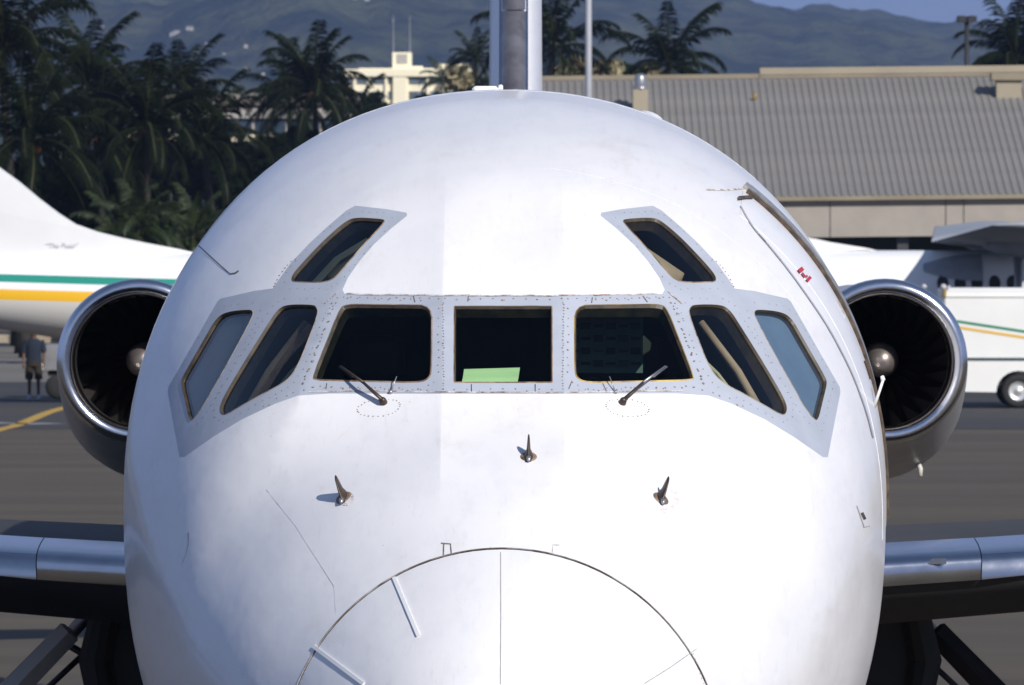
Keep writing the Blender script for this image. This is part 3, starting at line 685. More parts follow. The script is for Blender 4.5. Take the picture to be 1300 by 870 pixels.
# ---- wings
def foil(chord, t, n=18):                     # x from 0 (leading edge) aft, z up
    u = (1-np.cos(np.linspace(0, PI, n)))/2; yt = 5*t*(.2969*np.sqrt(u)-.126*u-.3516*u**2+.2843*u**3-.1036*u**4)
    top = [(a*chord, b*chord) for a, b in zip(u, yt)]; bot = [(a*chord, -b*chord*.9) for a, b in zip(u, yt)]
    return top[::-1]+bot[1:-1]
for s in (1, -1):
    def sec(x, cut=None, side=0, grow=0):
        f_ = (x-1.2)/13.0; ch_ = 5.2-3.9*f_; yl = 11.0+(x-1.2)*.46; zl = 2.192+(x-1.2)*.04; t_ = .122
        return [np.array([s*x, yl+a, zl+b+grow*b]) for a, b in [(u_, v_*(1.4 if v_ < 0 else .37)) for u_, v_ in foil(ch_, t_)]]
    xs = (1.2, 1.9, 3, 5, 8, 11, 14.2)
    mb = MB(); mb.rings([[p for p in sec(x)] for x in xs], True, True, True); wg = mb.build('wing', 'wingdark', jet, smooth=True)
    def sec_z(x): return 2.192+(x-1.2)*.04
    def slat(x0, x1, m, nm):
        R_ = []
        for x in (x0, (x0+x1)/2, x1):
            q = sec(x); ctr = sec_z(x); yl = min(p[1] for p in q)
            R_.append([p+[0, -.012, .006*(1 if p[2] > ctr else -1)] for p in q if p[1] < yl+(.85 if p[2] > sec_z(x) else .045)])
        mb = MB(); mb.rings(R_, False); return mb.build(nm, m, wg, smooth=True)
    slat(1.3, 2.55, 'alu', 'leading_edge'); slat(2.556, 7.5, 'alu', 'leading_edge')
    if s > 0:
        q = sec(2.28); yl = min(p[1] for p in q); q = [p for p in q if p[1] < yl+.05 and 2.17 < p[2] < 2.33]
        mb = MB(); mb.rings([[p+[dx, -.018, 0] for p in q] for dx in (-.075, .075)], False); mb.build('stall_vane_plate', 'alu_dull', wg)
    # flap hinge fairing and shade under the root: aft flap, main gear
    ge = MB(); ge.tube([(s*2.2, 16.4, 2.05), (s*2.3, 16.4, .85), (s*2.42, 16.4, .5)], [.13, .10, .09], 12); g_ = ge.build('landing_gear', 'darkgrey', jet, smooth=True)
    for dx in (-.30, .30):
        mb = MB(); cx = s*2.42+dx; mb.rings([[(cx+wx, 16.4+r*math.cos(a), .52+r*math.sin(a)) for a in np.linspace(0, 2*PI, 28, endpoint=False)] for wx, r in ((-.14, .25), (-.15, .40), (-.10, .51), (.10, .51), (.15, .40), (.14, .25))], True, True, True); mb.build('wheel', 'rubber', g_, smooth=True)
    mb = MB(); mb.cbox((s*2.04, 15.2, 1.4), (.66, 1.9, 1.45), .05); mb.tube([(s*2.33, 14.2, 1.9), (s*2.40, 14.25, 1.55), (s*2.34, 14.2, 1.2)], [.08, .10, .08], 10); mb.build('landing_gear_door', 'black', jet)
    # the long slanting side brace with its fairing box and cross links
    D0, D1 = at(638+s*532, 787, 40.5), at(638+s*600, 862, 40.5)
    mb = MB(); mb.tube([D0+[0, 0, .06], D0, D0+(D1-D0)*.3], [.05, .045, .04], 10); br = mb.build('gear_side_brace', 'alu_dull', jet, smooth=True)
    a, b = at(638+s*548, 800, 40.2), at(638+s*650, 905, 40.2); dv = Vector(b-a); R3 = dv.to_track_quat('X', 'Y').to_matrix()
    mb = MB(); mb.tube([a, a+(b-a)*.02, b], [.062, .088, .10], 4, sq=(1.05, .8)); mb.build('brace_fairing', 'wiper' if False else 'darkgrey' if s > 0 else 'plane_white', br)  # left fairing box coloured white to imitate reflected light in the wing's shade
    mb = MB(); mb.tube([at(638+s*505, 846, 40.6), at(638+s*558, 815, 40.6)], .022, 8); mb.tube([at(638+s*529, 828, 40.7), at(638+s*590, 885, 40.7)], .018, 8); mb.build('drag_link', 'darkgrey', br, smooth=True)

# ---- engines
for s in (1, -1):
    C0 = np.array([s*2.465, 20.0, 3.172])
    def circ(r, y, dz=0, n=56, sx=1.0): return [(C0[0]+r*sx*math.cos(a), C0[1]+y, C0[2]+dz+r*math.sin(a)) for a in np.linspace(0, 2*PI, n, endpoint=False)]
    mb = MB(); mb.rings([circ(.548, .06), circ(.563, .25, -.03), circ(.575, .6, -.12), circ(.59, 1.1, -.21), circ(.60, 1.8, -.25), circ(.60, 3.0, -.25), circ(.56, 4.2, -.08), circ(.46, 5.0, 0), circ(.40, 5.3, 0)], True, False, True)
    en = mb.build('engine', 'nacelle', jet, smooth=True)
    prof = [(.548, .06), (.5465, .03), (.540, .0), (.526, -.022), (.507, -.034), (.487, -.036), (.468, -.026), (.452, -.004), (.440, .03), (.434, .08), (.432, .15)]
    mb = MB(); mb.rings([circ(r, y) for r, y in prof], True); mb.build('intake_lip', 'lipmetal', en, smooth=True)
    mb = MB(); mb.rings([circ(r, y) for r, y in ((.4325, .15), (.445, .5), (.48, .8), (.515, 1.0))], True); mb.build('intake_duct', 'duct', en, smooth=True)
    mb = MB(); mb.rings([circ(.52, 1.0), circ(.01, 1.0)], True, False, True); mb.build('fan_disc', 'black', en)
    mb = MB(); mb.rings([circ(r, y, n=28) for r, y in ((.004, .34), (.04, .346), (.078, .38), (.103, .44), (.115, .52), (.118, .98))], True, True); mb.build('spinner', 'spinner', en, smooth=True)
    mb = MB(); bl = None
    for k in range(24):
        a = 2*PI*k/24; cs, sn = math.cos(a), math.sin(a)
        if bl is None:
            mb.add([(.11, -.03, -.02), (.11, .03, .02), (.30, .035, -.035), (.30, -.035, .035), (.50, .02, -.07), (.50, -.02, .07), (.11, -.03, -.012), (.11, .03, .028), (.30, .035, -.028), (.30, -.035, .042), (.50, .02, -.062), (.50, -.02, .078)], [(0, 1, 3, 2), (2, 3, 5, 4), (6, 8, 9, 7), (8, 10, 11, 9)])
            bl = mb.build('fan_blade', 'blade', en, local=True, recalc=False)
            bm_ = bl.data; base_m = Matrix.Translation(Vector(C0)-ORG[jet]+Vector((0, .80, 0))); o = bl
        else: o = inst(bm_, 'fan_blade', en)
        o.matrix_local = base_m@Matrix.Rotation(-a, 4, 'Y')
    mb = MB(); mb.tube([at(638+0, 0, 1)*0+np.array([C0[0]+(.26 if s > 0 else .36), 21.0, 2.50 if s > 0 else 2.62]), np.array([C0[0]+(.26 if s > 0 else .36)+.03, 20.98, 2.43 if s > 0 else 2.55]), np.array([C0[0]+(.26 if s > 0 else .36)+.03, 20.97, 2.38 if s > 0 else 2.50])], [.016, .018, .014], 8); mb.build('drain_mast', 'ventwhite', en, smooth=True)
    mb = MB(); mb.rings([[(s*x, y, z+3.17) for y, z in ((20.9, 0), (21.4, .12), (24.0, .10), (24.8, 0), (24.0, -.10), (21.4, -.12))] for x in (1.0, 2.2)], True, True, True); mb.build('engine_pylon', 'white', jet)

# ---- fin with its metal leading edge, and the tailplane on top
def finsec(z, grow=0.0, y0=0.0):
    f_ = (z-4.3)/5.0; yl = 24.6+(z-4.3)*1.0; ch_ = 4.6-1.6*f_; T_ = .218-.02*f_
    q = foil(ch_, 1.0); mx = max(b for a, b in q); return [np.array([b/mx*(T_+grow)*(.97 if b < 0 else 1), yl+a-grow, z]) for a, b in q]
mb = MB(); mb.rings([finsec(z) for z in (4.2, 5, 6, 7.5, 9.3)], True, True, True); fn = mb.build('fin', 'white', jet, smooth=True)
def nosecap(z0, z1, g, d):
    R_ = []
    for z in (z0, (z0+z1)/2, z1):
        q = finsec(z, g); yl = min(p[1] for p in q); R_.append([p for p in q if p[1] < yl+d])
    return R_
mb = MB(); mb.rings([[np.array([.093*math.cos(a)*(1+.0*z), 24.6+(z-4.3)+.02-.10*math.sin(a), z]) for a in np.linspace(0, PI, 11)] for z in (4.3, 5.4, 5.68)], False); mb.build('leading_edge', 'boot', fn, smooth=True)
mb = MB(); mb.rings([[np.array([.088*math.cos(a)*(1+.0*z), 24.6+(z-4.3)+.03-.10*math.sin(a), z]) for a in np.linspace(0, PI, 11)] for z in (5.69, 7, 9.2)], False); mb.build('leading_edge', 'boot', fn, smooth=True)
for s, m_ in ((-1, 'alu'), (1, 'alu')):
    mb = MB(); mb.rings([[np.array([s*(.092+dx), 24.6+(z-4.3)+.0+dx*.3, z]) for dx in (0, .008, .016)] for z in (4.4, 5.5, 6.4)], False); mb.build('edge_strip', m_, fn)
mb = MB()
mb.rings([[np.array([x, 29.3+abs(x)*.45+a, 9.3+b]) for a, b in foil(2.4-abs(x)*.22, .1)] for x in (-5.4, -3, 0, 3, 5.4)], True, True, True); mb.build('tailplane', 'white', jet, smooth=True)
# ---- nose gear (below the frame)
mb = MB(); mb.tube([(0, 3.0, 1.2), (0, 2.8, .33)], [.08, .06], 10); ng = mb.build('landing_gear', 'steel', jet, smooth=True)
mb = MB(); mb.tube([(-.2, 2.8, .33), (.2, 2.8, .33)], .05, 10); mb.build('axle', 'steel', ng, smooth=True)
for cx in (-.2, .2):
    mb = MB(); mb.rings([[(cx+wx, 2.8+r*math.cos(a), .33+r*math.sin(a)) for a in np.linspace(0, 2*PI, 24, endpoint=False)] for wx, r in ((-.07, .16), (-.08, .26), (-.05, .33), (.05, .33), (.08, .26), (.07, .16))], True, True, True); mb.build('wheel', 'rubber', ng, smooth=True)

# ================================================================== GROUND
def sheet(name, x0, x1, D0, D1, z, m, nx=1, ny=1):
    mb = MB(); xs = np.linspace(x0, x1, nx+1); ys = np.linspace(D0-25.8, D1-25.8, ny+1)
    mb.add([(x, y, z) for y in ys for x in xs], [(j*(nx+1)+i, j*(nx+1)+i+1, (j+1)*(nx+1)+i+1, (j+1)*(nx+1)+i) for j in range(ny) for i in range(nx)])
    return mb.build(name, m, None, kind='structure')
sheet('ground', -2500, 2500, -30, 7800, -.012, 'earth', 20, 20)
sheet('apron', -200, 200, -25, 330, 0, 'asphalt', 40, 40)
sheet('taxiway', -200, 200, 143.5, 190, .004, 'darkasphalt', 10, 6)
sheet('apron_concrete', -200, 200, 190, 262, .004, 'concrete', 10, 6)
# yellow taxi guide line and scuffed white mark on the left
def stripe(pts, wd, name, m, z):
    A = [Vector((*p, z)) for p in pts]; mb = MB(); L = []; R_ = []
    for i, p in enumerate(A):
        t = (A[min(i+1, len(A)-1)]-A[max(i-1, 0)]).normalized(); n = Vector((-t.y, t.x, 0))*wd/2; L.append(p+n); R_.append(p-n)
    mb.rings([L, R_], False); return mb.build(name, m, None, kind='structure')
def gpt(px, py, z=0):
    D = (4-z)*F/(py-300.0); P = at(px, py, D); return (P[0], P[1])
pl = [gpt(x, y) for x, y in [(-60, 562), (-20, 552), (3, 545), (20, 541), (40, 533), (60, 524.5), (80, 518.5), (110, 512), (160, 506)]]
stripe(pl, .30, 'taxi_guide_line', 'yellow', .008)
stripe([gpt(28, 538), gpt(64, 539)], 1.0, 'white_road_mark', 'whiteline', .008)
stripe([gpt(-40, 538.5), gpt(12, 537)], 1.0, 'white_road_mark', 'whiteline', .008)
mb = MB(); mb.box((-35, 260-25.8, .1), (120, .5, .42)); mb.build('kerb', 'kerb', None, kind='structure')

# ================================================================== TWO HIGH-WING TURBOPROPS
def stripes_mat():
    m = bpy.data.materials.new('striped_fuselage_paint'); m.use_nodes = True; n = m.node_tree.nodes; l = m.node_tree.links; b = n['Principled BSDF']
    tc = n.new('ShaderNodeTexCoord'); sp = n.new('ShaderNodeSeparateXYZ'); l.new(tc.outputs['Object'], sp.inputs[0])
    # bands tilt a little along the tail: use z - k*x
    k = n.new('ShaderNodeMath'); k.operation = 'MULTIPLY_ADD'; k.inputs[1].default_value = .028; l.new(sp.outputs[0], k.inputs[0]); l.new(sp.outputs[2], k.inputs[2])
    mr = n.new('ShaderNodeMapRange'); mr.inputs[1].default_value = 0; mr.inputs[2].default_value = 4; l.new(k.outputs[0], mr.inputs[0])
    r = n.new('ShaderNodeValToRGB'); r.color_ramp.interpolation = 'CONSTANT'; e = r.color_ramp.elements
    W = (.80, .80, .80, 1); e[0].position = 0; e[0].color = (.62, .60, .56, 1); e[1].position = G0/4; e[1].color = (.82, .46, .02, 1)
    for p, c in ((G1/4, W), (T0/4, (.02, .25, .19, 1)), (T1/4, W)): x = e.new(p); x.color = c
    l.new(mr.outputs[0], r.inputs[0]); l.new(r.outputs[0], b.inputs['Base Color']); b.inputs['Roughness'].default_value = .35; return m
G0, G1, T0, T1 = 2.19, 2.45, 2.625, 2.81
M['striped'] = stripes_mat()
def turboprop(name, nosex, D, finx, label, skinm, tail, ztop=3.64, r=1.33):
    # parallel to the picture, nose to the right; wx = x of the wing leading edge
    y = D-25.8; wx = nosex
    t = empty(name, (wx, y, 0), label, 'propeller plane', 'white turboprops parked beyond the jet')
    zc = ztop-r; R_ = []
    n = 40
    for x, rr, dz in ((7.8, .05, -.45), (7.4, .45, -.4), (6.6, .85, -.22), (5.4, 1.2, -.06), (4.2, 1, 0), (-tail*.38, 1, 0), (-tail*.55, .80, .20), (-tail*.70, .645, .36), (-tail*.9, .42, .56), (-tail, .30, .66), (-tail*1.1, .1, .75)):
        k = r*rr if x < 5 and rr != 1.2 else r*min(rr, 1)
        R_.append([(wx+x, y+k*math.cos(a), zc+dz*r/1.33+k*math.sin(a)) for a in np.linspace(0, 2*PI, n, endpoint=False)])
    mb = MB(); mb.rings(R_, True, True, True); fu = mb.build('fuselage', skinm, t, smooth=True)
    return t, fu
# left one
XL = at(560, 300, 165)[0]; yL = 165-25.8
tl, fu = turboprop('turboprop_plane', XL, 165, 0, 'white turboprop with green and gold stripes, only its tail showing left of the jet', 'striped', 15.0, 3.62)
# dorsal fin and fin: outline from its fillet, symmetric section with thickness
def planform(pts, y, th, name, m, t, both=1):
    mb = MB(); c = np.mean(pts, 0); n = len(pts)
    a = [(p[0], y-th/2*.3, p[1]) for p in pts]; k = [(c[0]+(p[0]-c[0])*.93, y-th/2, c[1]+(p[1]-c[1])*.93) for p in pts]
    a2 = [(p[0], y+th/2*.3, p[1]) for p in pts]; k2 = [(c[0]+(p[0]-c[0])*.93, y+th/2, c[1]+(p[1]-c[1])*.93) for p in pts]
    mb.rings([k, a, a2, k2], True, True, True); return mb.build(name, m, t, auto=.7)
def P_(px, py, D): q = at(px, py, D); return (q[0], q[2])
fin_l = [P_(*v, 165) for v in [(300, 335), (243, 321.5), (200, 313.5), (160, 305), (130, 297.5), (100, 287), (75, 271), (50, 252), (25, 231), (0, 213), (-60, 165), (-130, 105), (-230, 105), (-200, 230), (-190, 345)]]
planform(fin_l, yL, .34, 'fin', 'plane_white', tl)
def windows(t, fu, xs, z, y, r, zc, m='black'):
    src = None
    for x in xs:
        mb = MB(); s_ = []
        for sc_, oo in ((1.0, .012), (.9, .02)):
            s_.append([(x+.16*sc_*math.cos(a), y-math.sqrt(max(.01, r*r-(z+.22*sc_*math.sin(a)-zc)**2))-oo, z+.22*sc_*math.sin(a)) for a in np.linspace(0, 2*PI, 14, endpoint=False)])
        mb.rings(s_, True, False, True); mb.build('window', m, fu, smooth=False)
def highwing(t, wx, y, z, m='wingfill'):
    for s in (-1, 1):
        mb = MB(); R_ = []
        for f_ in (0, .35, .7, .95, 1.0):
            ch_ = 3.5-1.1*f_; sp_ = 12.6*f_; R_.append([(wx-a-.25*f_, y+s*sp_, z+.035*sp_+b*(1 if f_ < 1 else .4)) for a, b in foil(ch_, .15)])
        mb.rings(R_, True, True, True); mb.build('wing', m, t, smooth=True)
        mb = MB(); R_ = []
        for x, rr in ((1.6, .25), (1.3, .36), (.4, .40), (-1.0, .36), (-1.9, .22), (-2.3, .05)): R_.append([(wx+x, y+s*3.9+rr*math.cos(a), z-.1+rr*1.1*math.sin(a)) for a in np.linspace(0, 2*PI, 18, endpoint=False)])
        mb.rings(R_, True, True, True); nc = mb.build('engine', 'wingfill', t, smooth=True)
        for k in range(4):
            a = k*PI/2+.4; mb = MB(); mb.tube([(wx+1.5, y+s*3.9, z-.1), (wx+1.5, y+s*3.9+.9*math.cos(a), z-.1+.9*math.sin(a)), (wx+1.5, y+s*3.9+1.8*math.cos(a), z-.1+1.8*math.sin(a))], [.09, .13, .08], 8, sq=(.35, 1)); mb.build('propeller_blade', 'darkgrey', nc, smooth=True)
        mb = MB(); mb.tube([(wx-1.4, y+s*3.9, z-.4), (wx-1.3, y+s*3.9, .4)], [.12, .09], 10); lg = mb.build('landing_gear', 'steel', t, smooth=True)
        for dy in (-.2, .2):
            mb = MB(); mb.rings([[(wx-1.3+r*math.cos(a), y+s*3.9+dy+wy, .4+r*math.sin(a)) for a in np.linspace(0, 2*PI, 20, endpoint=False)] for wy, r in ((-.1, .2), (-.1, .36), (-.05, .4), (.05, .4), (.1, .36), (.1, .2))], True, True, True); mb.build('wheel', 'rubber', lg, smooth=True)
highwing(tl, XL+.2, yL, 3.75)
windows(tl, fu, [XL-5.2+.8*i for i in range(10)], 2.95, yL, 1.33, 3.62-1.33)
# small name painted on the tail
def text(name, body, loc, size, m, parent, rot=(PI/2, 0, 0), extrude=.004, shear=0.0):
    cu = bpy.data.curves.new(name, 'FONT'); cu.body = body; cu.size = size; cu.extrude = extrude; cu.shear = shear; cu.align_x = 'LEFT'
    o = bpy.data.objects.new(name+'_tmp', cu); COL.objects.link(o); dg = bpy.context.evaluated_depsgraph_get(); dg.update()
    me = bpy.data.meshes.new_from_object(o.evaluated_get(dg)); bpy.data.objects.remove(o); me.materials.clear(); me.materials.append(M[m])
    r = bpy.data.objects.new(name, me); COL.objects.link(r); r.parent = parent; r.location = Vector(loc)-ORG[parent]; r.rotation_euler = rot; ORG[r] = ORG[parent]; return r
q = at(57, 314.5, 164.7); M['greytext'] = mat('grey_lettering', (.50, .50, .54), .6)
text('painted_name', '“The Pueo”', (q[0], yL-.20, q[2]), .165, 'greytext', tl, shear=.2)
# right one
XR = at(1300, 300, 190)[0]; yR = 190-25.8
tr, fu = turboprop('turboprop_plane', XR+.35, 190, 0, 'plain white turboprop with a grey high wing, standing behind the white truck', 'plane_white', 14.0, 3.61)
fin_r = [P_(*v, 190) for v in [(1112, 319.5), (1112, 318), (1090, 314.5), (1060, 309.5), (1040, 305), (1020, 302), (990, 297), (950, 270), (900, 235), (830, 190), (780, 190), (780, 330)]]
planform(fin_r, yR, .34, 'fin', 'plane_white', tr)
highwing(tr, XR+.95, yR, 3.84)
windows(tr, fu, [at(x, 300, 188.7)[0] for x in (1197, 1219, 1240.5, 1263, 1285.5, 1308)], 2.72, yR, 1.33, 3.61-1.33)
mb = MB(); R_ = []
for f_ in np.linspace(0, 1, 9):
    x = at(1172+f_*75, 300, 189)[0]; hgt = .10+.26*math.sin(min(1, f_*1.2)*PI/2); R_.append([(x, yR-math.sqrt(max(0, 1.33**2-(zz-2.28)**2))-.04, zz) for zz in np.linspace(3.15-hgt, 3.15+hgt, 7)])
mb.rings(R_, False); mb.build('wing_root_fairing', 'wingfill', tr, smooth=True)

# ================================================================== TRUCK AT THE RIGHT
DT = 161.0; yT = DT-25.8
def X_(px, D=DT): return at(px, 300, D)[0]
def Z_(py, D=DT): return at(650, py, D)[2]
x0, x1 = X_(1197.5), X_(1197.5)+6.6
tk = empty('service_truck', ((x0+x1)/2, yT+1.1, 0), 'white box-bodied airport service truck with thin green and gold stripes, at the right edge', 'truck')
zt_, zl_, zb_ = Z_(366), Z_(455.5), Z_(497)
mb = MB(); mb.cbox(((x0+x1)/2, yT+1.15, (zt_+zl_)/2), (x1-x0, 2.3, zt_-zl_), .05); bd = mb.build('cargo_box', 'truckwhite', tk, auto=.6)
mb = MB(); mb.box(((x0+x1)/2, yT-.012, Z_(376)), (x1-x0-.1, .03, .05)); mb.build('top_rail', 'truckwhite', bd)
mb = MB(); mb.box(((x0+x1)/2, yT-.02, zl_+.012), (x1-x0, .06, .03)); mb.build('body_ledge', 'panelgrey', bd)
wxc = X_(1293.5)
mb = MB()                                      # skirt with a wheel arch
prof = [(x0, zb_), (x0, zl_), (x1, zl_), (x1, zb_)]+[(wxc+1.0*.52*math.cos(a)*1.0, zb_-.02+.0+ (Z_(497)-.36)*0+.50*math.sin(a)) for a in np.linspace(0, PI, 13)]
mb.rings([[(p[0], yT+.02, p[1]) for p in prof], [(p[0], yT+.12, p[1]) for p in prof]], True, True, True); mb.build('lower_skirt', 'truckwhite', tk)
mb = MB(); mb.box(((x0+x1)/2, yT+1.2, zb_+.2), (x1-x0-.3, 1.7, .3)); mb.build('chassis', 'black', tk)
for wx_, wy_ in ((wxc, .12), (wxc+3.4, .12), (wxc, 1.95), (wxc+3.4, 1.95)):
    mb = MB(); cy = yT+wy_; rad = .40
    mb.rings([[(wx_+r*math.cos(a), cy+d_, rad+r*math.sin(a)) for a in np.linspace(0, 2*PI, 32, endpoint=False)] for d_, r in ((.0, .215), (-.02, .25), (-.035, .33), (0, .395), (.2, .395), (.22, .2))], True, False, True); wh = mb.build('wheel', 'rubber', tk, smooth=True)
    mb = MB(); mb.rings([[(wx_+r*math.cos(a), cy+d_, rad+r*math.sin(a)) for a in np.linspace(0, 2*PI, 24, endpoint=False)] for d_, r in ((-.015, .225), (.01, .19), (.03, .13), (.005, .075), (-.01, .06))], True, False, True); rm = mb.build('wheel_rim', 'rim', wh, smooth=True)
mb = MB(); mb.tube([(x0+.02, yT-.06, zt_-.02), (x0+.02, yT-.06, Z_(377))], .05, 10); mb.build('marker_bracket', 'gold', bd)
mb = MB(); mb.tube([(x0+.0, yT-.05, zt_-.03), (x0+.0, yT-.05, zt_+.05), (x0, yT-.05, zt_+.10)], [.07, .075, .03], 12); mb.tube([(x0+.12, yT-.05, zt_+.02), (x0+.12, yT-.05, zt_+.06)], [.05, .04], 10); mb.build('beacon', 'amber', bd, smooth=True)
mb = MB(); q = at(1173, 364, DT+.3); mb.tube([q+[0, 0, -.5], q+[0, 0, -.02]], .02, 8); mb.tube([q+[0, 0, -.05], q, q+[0, 0, .06]], [.05, .075, .03], 12); mb.build('beacon', 'amber', bd, smooth=True)
for pts_, m_ in ((((1200, 406.5), (1213, 407.8), (1300, 421), (1400, 436)), 'ply_green'), (((1200, 413.5), (1213, 415.2), (1300, 428.5), (1400, 444)), 'ply_gold')):
    mb = MB(); a = [at(px, py, DT-.008) for px, py in pts_]; mb.rings([[p+[0, 0, .032], p+[0, .004, .032], p+[0, .004, -.032], p+[0, 0, -.032]] for p in a], True, True, True); mb.build('body_stripe', m_, bd)

# ================================================================== PERSON AND CART AT THE LEFT
def skinned(name, J, E, m, parent, lvl=1):
    me = bpy.data.meshes.new(name); ks = list(J); me.from_pydata([tuple(J[k][0]) for k in ks], [(ks.index(a), ks.index(b)) for a, b in E], []); o = bpy.data.objects.new(name, me); COL.objects.link(o)
    md = o.modifiers.new('s', 'SKIN'); md.use_smooth_shade = True
    for i, k in enumerate(ks): r = J[k][1]; me.skin_vertices[0].data[i].radius = (r, r) if not hasattr(r, '__len__') else r
    me.skin_vertices[0].data[0].use_root = True
    s2 = o.modifiers.new('u', 'SUBSURF'); s2.levels = s2.render_levels = lvl; me.materials.append(M[m]); o.parent = parent; return o
pe = empty('person', (at(43, 500, 169.5)[0], 169.5-25.8, 0), 'person in a navy shirt and brown shorts standing under the striped tail', 'person')
J = {'pel': ((0, 0, .96), (.15, .10)), 'sp': ((0, 0, 1.15), (.14, .10)), 'ch': ((0, 0, 1.35), (.17, .11)), 'nk': ((0, 0, 1.50), .055), 'hd0': ((0, -.01, 1.60), .085), 'hd1': ((0, -.01, 1.70), .09), 'hd2': ((0, -.01, 1.76), .06)}
E = [('pel', 'sp'), ('sp', 'ch'), ('ch', 'nk'), ('nk', 'hd0'), ('hd0', 'hd1'), ('hd1', 'hd2')]
for s, n in ((-1, 'l'), (1, 'r')):
    J.update({n+'sh': ((s*.19, 0, 1.42), .06), n+'el': ((s*.25, .02, 1.14), .042), n+'wr': ((s*.25, -.05, .90), .028), n+'pm': ((s*.25, -.07, .83), .034), n+'hp': ((s*.10, 0, .90), .085), n+'kn': ((s*.11, 0, .50), .055), n+'ank': ((s*.11, .02, .09), .038), n+'toe': ((s*.12, -.14, .05), .035)})
    E += [('ch', n+'sh'), (n+'sh', n+'el'), (n+'el', n+'wr'), (n+'wr', n+'pm'), ('pel', n+'hp'), (n+'hp', n+'kn'), (n+'kn', n+'ank'), (n+'ank', n+'toe')]
    for f_ in range(4): J[n+'f%d' % f_] = ((s*(.25-.01), -.09+.018*f_-.02, .745+.004*abs(f_-1.5)*3), .009); E.append((n+'pm', n+'f%d' % f_))
    J[n+'th'] = ((s*.22, -.12, .80), .010); E.append((n+'pm', n+'th'))
skinned('body', J, E, 'skin', pe)
mb = MB(); el = lambda z, a, b: [(a*math.cos(t), b*math.sin(t), z) for t in np.linspace(0, 2*PI, 20, endpoint=False)]
mb.rings([el(.93, .19, .135), el(1.1, .18, .13), el(1.3, .20, .135), el(1.42, .21, .125), el(1.5, .10, .09)], True)
for s in (-1, 1): mb.tube([(s*.17, 0, 1.44), (s*.22, .01, 1.33), (s*.245, .015, 1.17)], [.075, .072, .07], 12, caps=False)
mb.build('shirt', 'navy', pe, local=True, smooth=True)
mb = MB(); mb.rings([el(.82, .18, .14), el(.90, .19, .14), el(1.0, .175, .13)], True)
for s in (-1, 1): mb.tube([(s*.09, 0, .88), (s*.11, 0, .68), (s*.115, 0, .50)], [.105, .105, .10], 14, caps=False)
mb.build('shorts', 'brown', pe, local=True, smooth=True)
for s in (-1, 1):
    mb = MB(); mb.rings([[(s*.115+.05*math.cos(a)*k, -.05+.14*math.sin(a)*k, z) for a in np.linspace(0, 2*PI, 16, endpoint=False)] for z, k in ((.0, 1), (.04, 1.02), (.08, .8), (.12, .45))], True, True, True); mb.build('shoe', 'shoe', pe, local=True, smooth=True)
mb = MB(); mb.rings([[(r*math.cos(a), -.005+r*1.1*math.sin(a), z) for a in np.linspace(0, 2*PI, 16, endpoint=False)] for z, r in ((1.66, .10), (1.72, .105), (1.78, .085), (1.82, .04))], True, False, True); mb.build('hair', 'hair', pe, local=True, smooth=True)
# ground power cart, half hidden by the left engine
DC = 171.0; q0 = X_(57, DC); ct = empty('ground_power_cart', (q0+1.2, DC-25.8, 0), 'grey ground power cart on black wheels, half hidden by the left engine', 'cart')
mb = MB(); mb.cbox((q0+1.2, DC-25.8, 1.02), (2.4, 1.3, .62), .05); bx = mb.build('cart_body', 'cartgrey', ct, auto=.6)
mb = MB(); mb.cbox((q0+1.4, DC-25.8-.1, 1.40), (1.4, .8, .14), .03); mb.build('cart_lid', 'steel', bx, auto=.6)
mb = MB(); mb.box((q0+1.2, DC-25.8, .62), (2.2, 1.0, .12)); mb.build('chassis', 'black', ct)
mb = MB(); mb.tube([(q0-.05, DC-26.5, .78), (q0-.05, DC-26.6, .78)], [.10, .08], 14); mb.build('headlamp', 'knob', bx)
for dx in (.35, 2.0):
    mb = MB(); mb.rings([[(q0+dx+r*math.cos(a), DC-26.4+d_, .30+r*math.sin(a)) for a in np.linspace(0, 2*PI, 22, endpoint=False)] for d_, r in ((-.08, .12), (-.09, .25), (-.04, .30), (.06, .30), (.1, .1))], True, True, True); mb.build('wheel', 'rubber', ct, smooth=True)

# ================================================================== HANGAR WITH THE RIBBED ROOF
hg = empty('hangar', (18, 224, 0), 'long beige hangar with a grey ribbed metal roof filling the right background', 'hangar')
e0, e1 = at(985, 250.5, 250), at(1300, 247.2, 250)          # eave line
dv = (e1-e0); dv[2] = 0; L1 = np.linalg.norm(dv); ux = dv/L1; uy = np.array([-ux[1], ux[0], 0]); zE = e0[2]; TILT = (e1[2]-e0[2])/L1
HR = Matrix(((ux[0], uy[0], 0), (ux[1], uy[1], 0), (0, 0, 1)))
def H(a, b, z): return e0+ux*a+uy*b+np.array([0, 0, z-e0[2]+(a*TILT if z > 3 else 0)])  # a along the eave, b back into the building
# where the eave passes x pixels 650 and beyond
aL, aR = -9.6, 26.0
